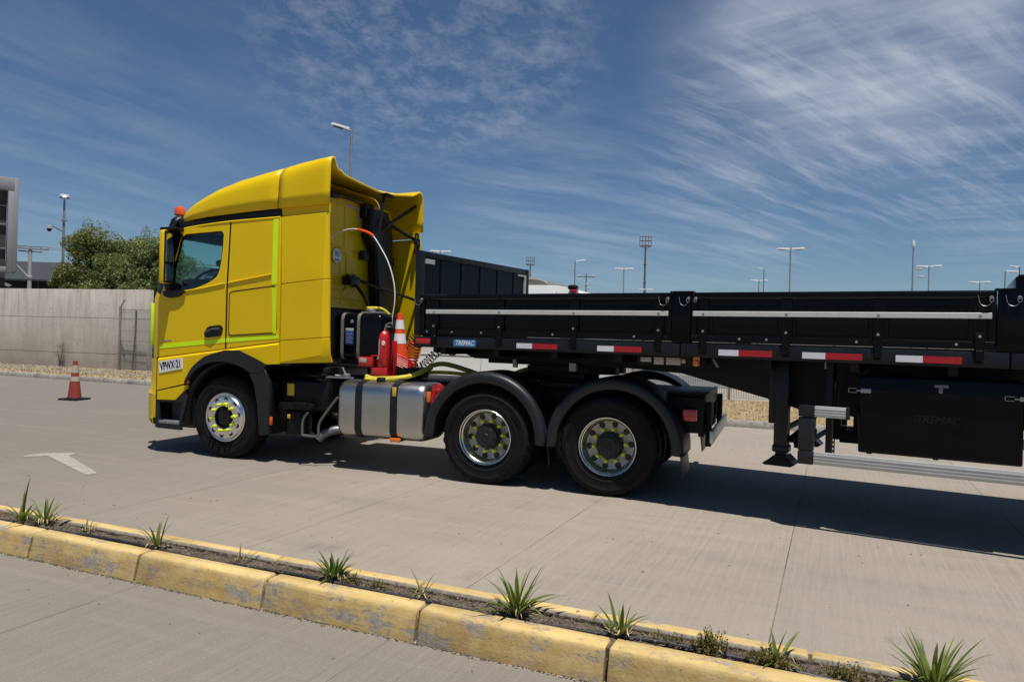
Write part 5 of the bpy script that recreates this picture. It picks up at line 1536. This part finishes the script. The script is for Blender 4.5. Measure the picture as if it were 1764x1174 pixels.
def coil(path, R, r, turns, m_, nm, n=16):
    bm = new(); pts = smooth_path(path, 12); N = turns * n; P_ = []
    for i in range(N + 1):
        f = i / N * (len(pts) - 1); k = min(int(f), len(pts) - 2); p = pts[k].lerp(pts[k + 1], f - k)
        t = (pts[k + 1] - pts[k]).normalized(); a = t.orthogonal(); a = (Vector((0, 1, 0)) - t * t.y).normalized(); b = t.cross(a)
        th = 2 * PI * i / n
        P_.append(p + (a * math.cos(th) + b * math.sin(th)) * R)
    tube(bm, P_, r, 5); return obj(nm, bm, m_, trk)
coil([(1.98, 1.05, 1.13), (2.17, 1.1, 1.20), (2.31, 1.1, 1.33), (2.45, 1.1, 1.46)], .055, .007, 13, 'plastic_dark', 'coiled_air_hose')
coil([(1.90, .95, 1.36), (2.0, .97, 1.46), (2.12, 1.0, 1.58)], .05, .007, 9, 'plastic_dark', 'coiled_air_hose')
coil([(2.04, 1.0, 1.20), (2.07, 1.0, 1.35), (2.12, 1.0, 1.50)], .085, .011, 9, 'red_hose', 'coiled_air_hose')
bm = new()
for k in range(7):
    z = 1.20 + .022 * k
    tube(bm, [(1.92 + .012 * k, .62, z - .02), (2.05, .60, z + .03), (2.20, .64, z - .03), (2.235, .70, z - .06)], .011, 6)
obj('red_tie_down', bm, 'red_hose', trk)
# red fire extinguisher box on the bracket
bm = new(); box(bm, 1.715, 1.90, .30, .42, 1.205, 1.320, .008); rb = obj('red_tool_box', bm, 'red', trk)
bm = new(); box(bm, 1.735, 1.83, .294, .30, 1.25, 1.305, .001); obj('sticker', bm, 'label', rb)
bm = new(); box(bm, 2.085, 2.10, .49, .56, 1.085, 1.52, .004); box(bm, 1.86, 2.10, .545, .56, 1.088, 1.52, .004); box(bm, 1.86, 2.10, .34, .56, 1.086, 1.094, .003)
box(bm, 1.87, 2.09, .338, .352, 1.33, 1.345); box(bm, 1.87, 2.09, .338, .348, 1.09, 1.195, .004)
obj('extinguisher_bracket', bm, 'red', trk)

fe = thing('fire_extinguisher', 'red fire extinguisher standing in a bracket behind the yellow cab', 'extinguisher', (1.975, .45, 1.095))
bm = new(); lathe(bm, [(.001, 0), (.085, 0), (.092, .012), (.092, .46), (.085, .50), (.06, .535), (.03, .55), (.001, .55)], (0, 0, 0), 'z', 28); obj('cylinder', bm, 'red', fe)
bm = new(); lathe(bm, [(.03, .54), (.028, .58), (.001, .585)], (0, 0, 0), 'z', 14); box(bm, -.05, .09, -.012, .012, .585, .60, .003); tube(bm, [(-.03, 0, .57), (.05, 0, .63), (.10, 0, .64)], .008, 6); obj('valve', bm, 'steel', fe)
bm = new()
a0, a1 = math.radians(200), math.radians(268)
lathe(bm, [(.0935, .20), (.0935, .44)], (0, 0, 0), 'z', 10, a0=a0, a1=a1); obj('label', bm, 'label', fe)
bm = new(); lathe(bm, [(.001, -.004), (.026, -.003), (.028, .0)], (.04, -.086, .395), 'y', 14); obj('gauge', bm, 'white_band', fe)
bm = new(); tube(bm, smooth_path([(.03, -.01, .57), (.10, -.02, .50), (.115, -.02, .35), (.105, -.03, .15)]), .010, 6); obj('hose', bm, 'plastic_dark', fe)

# =================================================================== the black trailer
trl = thing('flatbed_trailer', 'black dropside semitrailer with tall headboard, silver guard rails and red and white tape', 'trailer', (4.0963, 1.2474, 0), -.18402)
HW = 1.27
REAR = 10.6
posts = [1.67, 4.26, 6.85, 9.44]           # post start x, each .18 wide
# bed and side rails
bm = new(); box(bm, -1.36, REAR, -HW + .10, HW - .10, 1.50, 1.60, .004); obj('bed', bm, 'chassis', trl)
for sg in (-1, 1):
    bm = new()
    for x0, x1 in ((-1.41, 1.755), (1.765, 4.345), (4.355, 6.9), (6.91, REAR)):
        ya, yb = sorted((sg * HW, sg * (HW - .10)))
        box(bm, x0, x1, ya, yb, 1.462, 1.588, .008)
    obj('side_rail', bm, 'rail_paint', trl)
# posts
for sg in (-1, 1):
    for i, x in enumerate(posts):
        bm = new(); ya, yb = sorted((sg * (HW + .0), sg * (HW - .09)))
        box(bm, x, x + .18, ya, yb, 1.592, 2.068, .008)
        box(bm, x + .03, x + .15, ya - .004 if sg < 0 else ya, yb if sg < 0 else yb + .004, 1.62, 2.04, .003)
        box(bm, x - .02, x + .20, ya, yb, 2.066, 2.082, .004)
        obj('post', bm, 'black_paint', trl)
# dropside boards
def board(x0, x1, sg, ribs, front):
    y = lambda d: sg * (HW - d)
    def bx(bm, a, b, d0, d1, z0, z1, bev=.004):
        ya, yb = sorted((y(d0), y(d1))); box(bm, a, b, ya, yb, z0, z1, bev, 1)
    bm = new()
    bx(bm, x0, x1, .030, .050, 1.612, 2.062)                     # skin
    bx(bm, x0, x1, .0, .06, 2.005, 2.068, .014)                  # top rail
    bx(bm, x0, x1, .004, .05, 1.606, 1.668, .006)                # bottom rail
    for r in ribs: bx(bm, r - .045, r + .045, .008, .032, 1.668, 2.006, .004)
    bx(bm, x0, x0 + .05, .010, .032, 1.668, 2.006); bx(bm, x1 - .05, x1, .010, .032, 1.668, 2.006)
    bx(bm, x0, x1, .022, .032, 1.905, 1.935, .003)
    if sg < 0:
        for xr in [x0 + .12 + k * (x1 - x0 - .2) / 5 for k in range(6)]:
            lathe(bm, [(.001, -.006), (.010, -.005), (.012, 0)], (xr, y(.0), 2.035), 'y', 8)
    o = obj('dropside_panel', bm, 'black_paint', trl)
    # raised plates between the ribs, slightly uneven sheet
    bm = new()
    xs = [x0 + .05] + [v for r in ribs for v in (r - .045, r + .045)] + [x1 - .05]
    for a, b in zip(xs[::2], xs[1::2]):
        if b - a > .12:
            bx(bm, a + .03, b - .03, .024, .032, 1.685, 1.845, .004); bx(bm, a + .03, b - .03, .024, .032, 1.94, 1.995, .004)
    obj('pressed_sheet', bm, 'black_paint', o)
    if sg < 0:
        bm = new(); bx(bm, x0 + .02 + (.07 if front else 0), x1 - .03, -.012, .008, 1.846, 1.892, .003); st = obj('rubbing_strip', bm, 'strip', o)
        for r in ribs:
            bm = new(); lathe(bm, [(.001, -.017), (.011, -.016), (.013, -.012)], (r, y(0), 1.868), 'y', 8); obj('bolt', bm, 'steel', st)
        for r in ribs:
            bm = new(); bx(bm, r - .035, r + .035, -.016, .004, 1.585, 1.735, .005); bx(bm, r - .03, r + .03, -.028, .0, 1.515, 1.60, .008); bx(bm, r - .026, r + .026, -.022, .0, 1.490, 1.51, .004)
            h = obj('hinge', bm, 'black_paint', o)
            bm = new(); lathe(bm, [(.001, -.024), (.011, -.022), (.013, -.015)], (r, y(0), 1.705), 'y', 8); obj('bolt', bm, 'steel', h)
        for xr in [x0 + .1, x0 + .45] + [(a + b) / 2 + .2 for a, b in zip(ribs, ribs[1:])] + [x1 - .12]:
            bm = new(); lathe(bm, [(.001, -.006), (.010, -.005), (.012, 0)], (xr, y(.004), 1.64), 'y', 8); obj('bolt', bm, 'steel', o)
    return o
SPANS = [(-1.325, 1.665, [-1.12, -.246, .644, 1.545]), (1.855, 4.255, [1.975, 2.71, 3.436, 4.148]), (4.445, 6.845, [4.57, 5.3, 6.03, 6.74]), (7.035, 9.435, [7.16, 7.9, 8.6, 9.33])]
for k, (a, b, r) in enumerate(SPANS):
    board(a, b, -1, r, k == 0); board(a, b, 1, r, k == 0)
# safety rings and cords on the latches
for x, dx in ((-1.30, .10), (1.63, .09), (1.83, .09), (1.90, .0), (4.22, .09), (4.40, .09)):
    bm = new(); tube(bm, [(x + .014 * math.cos(a * PI / 6), -HW - .022, 1.995 + .021 * math.sin(a * PI / 6)) for a in range(12)], .0026, 5, closed=True)
    if dx: tube(bm, smooth_path([(x, -HW - .02, 1.975), (x - dx * .3, -HW - .02, 1.945), (x - dx * .8, -HW - .015, 1.96), (x - dx, -HW - .01, 2.03)], 4), .0017, 4)
    lathe(bm, [(.001, -.02), (.014, -.018), (.016, 0)], (x, -HW, 2.01), 'y', 8)
    obj('latch_ring', bm, 'steel', trl)
# headboard
hb = new()
box(hb, -1.405, -1.345, -HW + .072, HW - .072, 1.592, 2.50)
hbo = obj('headboard', hb, 'black_paint', trl)
bm = new()
box(bm, -1.412, -1.325, -HW, -HW + .07, 1.592, 2.578, .008); box(bm, -1.412, -1.325, HW - .07, HW, 1.592, 2.578, .008); box(bm, -1.410, -1.330, -HW + .071, HW - .071, 2.502, 2.576, .006)
obj('headboard_frame', bm, 'rail_paint', hbo)
bm = new()
for k in range(5):
    y = -HW + .42 + k * .43; box(bm, -1.345, -1.337, y - .03, y + .03, 1.6, 2.50, .003)
obj('headboard_rib', bm, 'black_paint', hbo)
bm = new()
for sg in (-1, 1):
    a = HW - .085
    pts = [(sg * a, 2.49), (sg * (a - .22), 2.49), (sg * (a - .22), 2.465), (sg * (a - .05), 2.465), (sg * (a - .05), 2.15), (sg * a, 2.15)]
    if sg < 0: pts = [(sg * a, 2.49), (sg * (a - .17), 2.49), (sg * (a - .17), 2.435), (sg * a, 2.435)]
    panel(bm, pts, -1.322, -1.344, axis='x')
obj('reflective_corner', bm, 'label', hbo)
# tape on the side rail
def rtape(x0, xm, x1, z0=1.488, z1=1.542):
    bm = new(); box(bm, x0, xm - .001, -HW - .003, -HW + .001, z0, z1); obj('white_tape', bm, 'white_band', trl)
    bm = new(); box(bm, xm, x1, -HW - .003, -HW + .001, z0, z1); obj('red_tape', bm, 'red_tape', trl)
for a, mm, b in ((-.025, .165, .462), (.911, 1.09, 1.378), (2.123, 2.305, 2.596), (2.848, 3.035, 3.321), (3.57, 3.765, 4.034), (4.75, 4.93, 5.22), (5.6, 5.78, 6.07)): rtape(a, mm, b)
bm = new(); box(bm, -1.375, -1.165, -HW - .012, -HW + .001, 1.500, 1.560, .006); obj('front_marker', bm, 'red', trl)
# maker's plate
bm = new(); panel(bm, fillet(rect(-.845, -.545, 1.483, 1.560), .018), -HW - .005, -HW + .001); bd = obj('maker_plate', bm, 'blue', trl)
text('maker_name', 'TREMAC', .072, facing_y(-.695, -HW - .0055, 1.5215), 'white_ink', bd, .0006, .25, .0022, .90)
# plates and amber lamp under the rail
for a, b, z0, z1 in ((1.29, 1.40, 1.395, 1.44), (1.43, 1.53, 1.375, 1.445), (1.555, 1.70, 1.375, 1.445), (1.71, 1.82, 1.395, 1.435)):
    bm = new(); box(bm, a, b, -1.06, -1.045, z0, z1, .003); obj('data_plate', bm, 'label', trl)
bm = new(); box(bm, 1.25, 1.95, -1.045, -1.03, 1.36, 1.462); obj('plate_bracket', bm, 'chassis', trl)
for x in (1.895, 4.9):
    bm = new(); lathe(bm, [(.001, -.02), (.020, -.019), (.028, -.012), (.031, 0)], (x, -1.2, 1.405), 'y', 20); box(bm, x - .03, x + .03, -1.19, -1.18, 1.38, 1.463); obj('marker_lamp', bm, 'lens_orange', trl)
# underframe: gooseneck beams with tapering lower edge
for sg in (-1, 1):
    bm = new()
    low_ = [(-1.24, 1.49), (-1.22, 1.41), (-1.0, 1.335), (.45, 1.325), (1.57, 1.275), (2.43, 1.07), (2.75, .98), (3.4, .94), (REAR, .94), (REAR, 1.49)]
    y0 = sg * .52
    panel(bm, low_, y0 - .07, y0 + .07)
    obj('chassis_beam', bm, 'chassis', trl)
bm = new()
for i in range(17):
    x = -1.1 + .72 * i; box(bm, x, x + .07, -HW + .11, HW - .11, 1.385, 1.50)
box(bm, -.9, .7, -.45, .45, 1.283, 1.33, .01); cyl(bm, (0, 0, 1.1), (0, 0, 1.3), .045, 14)
box(bm, -1.25, -1.2, -1.1, 1.1, 1.40, 1.50, .005)
obj('cross_member', bm, 'chassis', trl)
bm = new(); box(bm, .30, .38, -.65, -.60, 1.24, 1.33); box(bm, -.45, -.40, -.62, -.58, 1.25, 1.34); tube(bm, [(2.0, -1.0, 1.45), (2.05, -1.0, 1.37)], .012, 6); tube(bm, [(3.02, -1.1, 1.47), (3.02, -1.1, 1.40)], .012, 6); obj('hook', bm, 'steel', trl)
# yellow couplings at the front of the bed
bm = new(); box(bm, -1.30, -1.25, -.95, -.75, 1.39, 1.50, .015); lathe(bm, [(.001, .05), (.03, .045), (.045, .0)], (-1.31, -.85, 1.445), 'x', 14, sgn=-1); box(bm, -1.33, -1.26, -.70, -.60, 1.36, 1.46, .02); obj('yellow_coupling', bm, 'yellow_label', trl)
# landing legs
for sg in (-1, 1):
    y = sg * .80
    bm = new(); box(bm, 2.545, 2.672, y - .06, y + .06, .62, 1.48, .010); box(bm, 2.535, 2.685, y - .07, y + .07, .60, .665, .012); box(bm, 2.56, 2.66, y - .05, y + .05, .55, .62, .01)
    box(bm, 2.49, 2.543, y - .03, y + .09, .86, 1.46, .006); lg = obj('landing_leg', bm, 'rail_paint' if sg < 0 else 'chassis', trl)
    bm = new(); panel(bm, [(2.46, .495), (2.50, .52), (2.56, .575), (2.67, .575), (2.75, .50), (2.715, .478), (2.48, .480)], y - .12, y + .12); obj('leg_foot', bm, 'black_paint', lg)
bm = new(); cyl(bm, (2.61, -.74, .80), (2.61, .74, .80), .03, 10); tube(bm, [(2.66, -.70, .70), (2.80, -.5, .84), (2.95, -.3, 1.15)], .03, 8); tube(bm, [(2.7, -.78, .72), (2.78, -.6, .66), (2.80, .7, .66)], .028, 8); box(bm, 2.70, 2.77, -.70, -.6, .63, .74, .01)
obj('leg_brace', bm, 'chassis', trl)
# side guards
for sg in (-1, 1):
    def bx(bm, a, b, d0, d1, z0, z1, bev=.006):
        ya, yb = sorted((sg * d0, sg * d1)); box(bm, a, b, ya, yb, z0, z1, bev, 2)
    bm = new(); bx(bm, 2.826, 2.952, 1.19, 1.252, .572, .684); bx(bm, 2.826, 2.952, 1.19, 1.248, .690, .978); bx(bm, 2.826, 2.952, 1.19, 1.252, .984, 1.082)
    gp = obj('guard_post', bm, 'plastic', trl)
    bm = new(); bx(bm, 2.956, 3.205, 1.20, 1.245, .986, 1.080, .004)
    for z in (1.012, 1.034, 1.056): bx(bm, 2.956, 3.205, 1.24, 1.249, z - .006, z + .006, .002)
    obj('guard_rail', bm, 'alu_rail', trl)
    bm = new(); bx(bm, 3.206, 3.232, 1.19, 1.252, .980, 1.086, .006); obj('rail_cap', bm, 'plastic', trl)
    bm = new(); bx(bm, 2.956, 6.9, 1.20, 1.245, .577, .683, .004)
    for z in (.602, .629, .656): bx(bm, 2.956, 6.9, 1.24, 1.249, z - .007, z + .007, .002)
    obj('guard_rail', bm, 'alu_rail', trl)
    for x in (3.04, 4.9, 6.6):
        bm = new(); bx(bm, x, x + .05, 1.10, 1.19, .60, 1.36, .004); bx(bm, x, x + .05, 1.0, 1.185, 1.30, 1.47, .004)
        obj('guard_hanger', bm, 'chassis', trl)
# toolbox
bm = new(); box(bm, 3.297, 4.452, -1.195, -.62, .712, 1.36, .018, 3); tb = obj('toolbox', bm, 'black_paint', trl)
bm = new(); panel(bm, fillet(rect(3.335, 4.425, .74, 1.245), .03), -1.203, -1.194); lid = obj('toolbox_lid', bm, 'black_paint', tb)
md = lid.modifiers.new('edge', 'BEVEL'); md.width = .005; md.segments = 2
text('maker_name', 'TREMAC', .085, facing_y(3.875, -1.204, 1.025), 'chassis', lid, .0015, .25, .002, .95)
for x in (3.29, 4.40):
    bm = new(); box(bm, x + .02, x + .10, -1.214, -1.203, 1.215, 1.252, .004); box(bm, x - .075, x - .012, -1.207, -1.20, 1.213, 1.217); box(bm, x - .075, x - .012, -1.207, -1.20, 1.247, 1.251); box(bm, x - .075, x - .07, -1.207, -1.20, 1.213, 1.251); box(bm, x - .012, x + .02, -1.21, -1.20, 1.226, 1.238, .002); obj('toolbox_latch', bm, 'steel', tb)
bm = new(); box(bm, 3.85, 3.95, -1.212, -1.203, 1.29, 1.315, .003); box(bm, 3.88, 3.91, -1.214, -1.203, 1.245, 1.30, .003); obj('toolbox_lock', bm, 'pipe', tb)
bm = new(); box(bm, 3.36, 3.40, -1.15, -1.05, .70, .713); box(bm, 3.85, 3.89, -1.15, -1.05, .70, .713); obj('drain_foot', bm, 'chassis', tb)
# hanging bits behind the legs
bm = new(); box(bm, 2.95, 3.24, -.55, -.05, 1.06, 1.36, .03); obj('air_tank', bm, 'black_paint', trl)
bm = new(); cyl(bm, (3.065, -.9, 1.05), (3.065, -.9, 1.46), .022, 8); box(bm, 3.035, 3.095, -.93, -.87, 1.20, 1.30, .008); tube(bm, smooth_path([(3.10, -.92, 1.26), (3.12, -.93, 1.18), (3.10, -.92, 1.10), (3.12, -.9, 1.02)]), .005, 5); obj('hanger_rod', bm, 'rail_paint', trl)
bm = new(); box(bm, 2.79, 2.915, .95, 1.05, .55, .98, .008); box(bm, 2.905, 3.40, .95, 1.0, .52, .66, .006); obj('spare_carrier', bm, 'chassis', trl)
def strapbar(x, z0, z1, y):
    bm = new()
    n = int((z1 - z0) / .05)
    for sg in (-1, 1): box(bm, x + sg * .017 - .006, x + sg * .017 + .006, y, y + .006, z0, z1)
    for i in range(n + 1): box(bm, x - .0109, x + .0109, y, y + .006, z0 + i * .05 - .012, z0 + i * .05 + .012)
    obj('perforated_strap', bm, 'chassis', trl)
strapbar(2.83, .36, .56, 1.0); strapbar(3.06, .55, .96, 1.02)
# axles and wheels far back
for x in (6.9, 8.15, 9.4):
    bm = new(); cyl(bm, (x, -1.0, .512), (x, 1.0, .512), .08, 12); box(bm, x - .05, x + .05, -.6, -.45, .5, 1.0); box(bm, x - .05, x + .05, .45, .6, .5, 1.0); obj('axle', bm, 'chassis', trl)
    for y, f in ((-1.245, False), (1.245, True)):
        tb_ = obj('tyre', tyre_mesh(.30, True), 'rubber', trl, ang=38); tb_.location = (x, y, .512)
        if f: tb_.rotation_euler = (0, 0, PI)
        obj('rim', rear_rim(), ['alu', 'ink'], tb_, ang=40); obj('hub', rear_hub(), 'plastic', tb_, ang=40)
# black cargo box carried on the bed
cb = thing('cargo_box', 'plain black box carried on the trailer, rising above its side at the right edge', 'box', tuple(trl.matrix_basis @ Vector((5.0, -1.0, 1.60))), -.18402)
bm = new(); box(bm, -.62, .62, -.12, .95, 0, .585, .012); obj('box_body', bm, 'black_paint', cb)
bm = new(); box(bm, -.60, .60, -.10, .93, .586, .60, .004); obj('lid', bm, 'rail_paint', cb)

# =================================================================== white van behind
van = thing('white_van', 'white van with grey roof fairing parked behind the black trailer', 'van', (0, 4.6, 0))
bm = new()
vp = [(-1.9, .55), (-1.95, 1.3), (-1.88, 2.38), (-1.7, 2.50), (2.55, 2.505), (2.85, 2.50), (3.10, 2.455), (3.29, 2.375), (3.42, 2.22), (3.50, 1.85), (3.545, 1.25), (3.53, .55)]
panel(bm, vp, 0, 2.0); cut(bm, (-3, 1.3), (5, 1.3)); cut(bm, (-3, 1.9), (5, 1.9))
for v in bm.verts:
    k = .26 * max(0, v.co.z - 1.9) - .14 * max(0, 1.3 - v.co.z) * (1 if v.co.z < 1.3 else 0)
    v.co.y = v.co.y + k if v.co.y < 1 else v.co.y - k
o = obj('body', bm, 'white', van, ang=40)
md = o.modifiers.new('edge', 'BEVEL'); md.width = .07; md.segments = 4; md.limit_method = 'ANGLE'; md.angle_limit = math.radians(50)
bm = new(); box(bm, -1.9, 2.6, -.016, .006, 1.235, 1.245)
for x in (1.553, 2.849):
    tube(bm, [(x, -.085, .7), (x, -.001, 1.3), (x, -.001, 1.9), (x, .128, 2.40)], .004, 4)
obj('panel_gap', bm, 'grey_strap', van)
bm = new(); panel(bm, fillet([(2.98, 1.60), (3.40, 1.60), (3.42, 1.88), (2.98, 1.88)], .04), -.004, .02); o = obj('door_window', bm, 'white', van)
bm = new(); panel(bm, [(3.02, 1.63), (3.36, 1.63), (3.38, 1.86), (3.02, 1.86)], -.006, .0); obj('window_glass', bm, 'plastic_dark', van)
bm = new(); panel(bm, [(1.2, 2.49), (1.5, 2.66), (1.9, 2.70), (2.35, 2.655), (2.62, 2.59), (2.73, 2.49)], .25, 1.75); o = obj('roof_fairing', bm, 'grey_strap', van, ang=40)
md = o.modifiers.new('edge', 'BEVEL'); md.width = .08; md.segments = 3; md.limit_method = 'ANGLE'; md.angle_limit = math.radians(60)
bm = new(); tube(bm, [(3.18, .16, 2.36), (3.20, .10, 2.43), (3.16, .05, 2.46)], .03, 8); box(bm, 3.08, 3.24, -.02, .14, 2.42, 2.50, .03); obj('mirror', bm, 'plastic_dark', van)
bm = new(); box(bm, 3.14, 3.24, -.02, .14, 2.36, 2.43, .02); obj('marker_lamp', bm, 'lens_red', van)
for x in (-1.1, 2.4):
    for y in (.02, 1.98):
        tb_ = obj('tyre', tyre_mesh(.26, False), 'rubber', van); tb_.scale = (.72, .8, .72); tb_.location = (x, y - .03 if y < 1 else y + .03, .37)
        if y > 1: tb_.rotation_euler = (0, 0, PI)
        obj('rim', front_rim(), ['alu', 'ink'], tb_, ang=40)
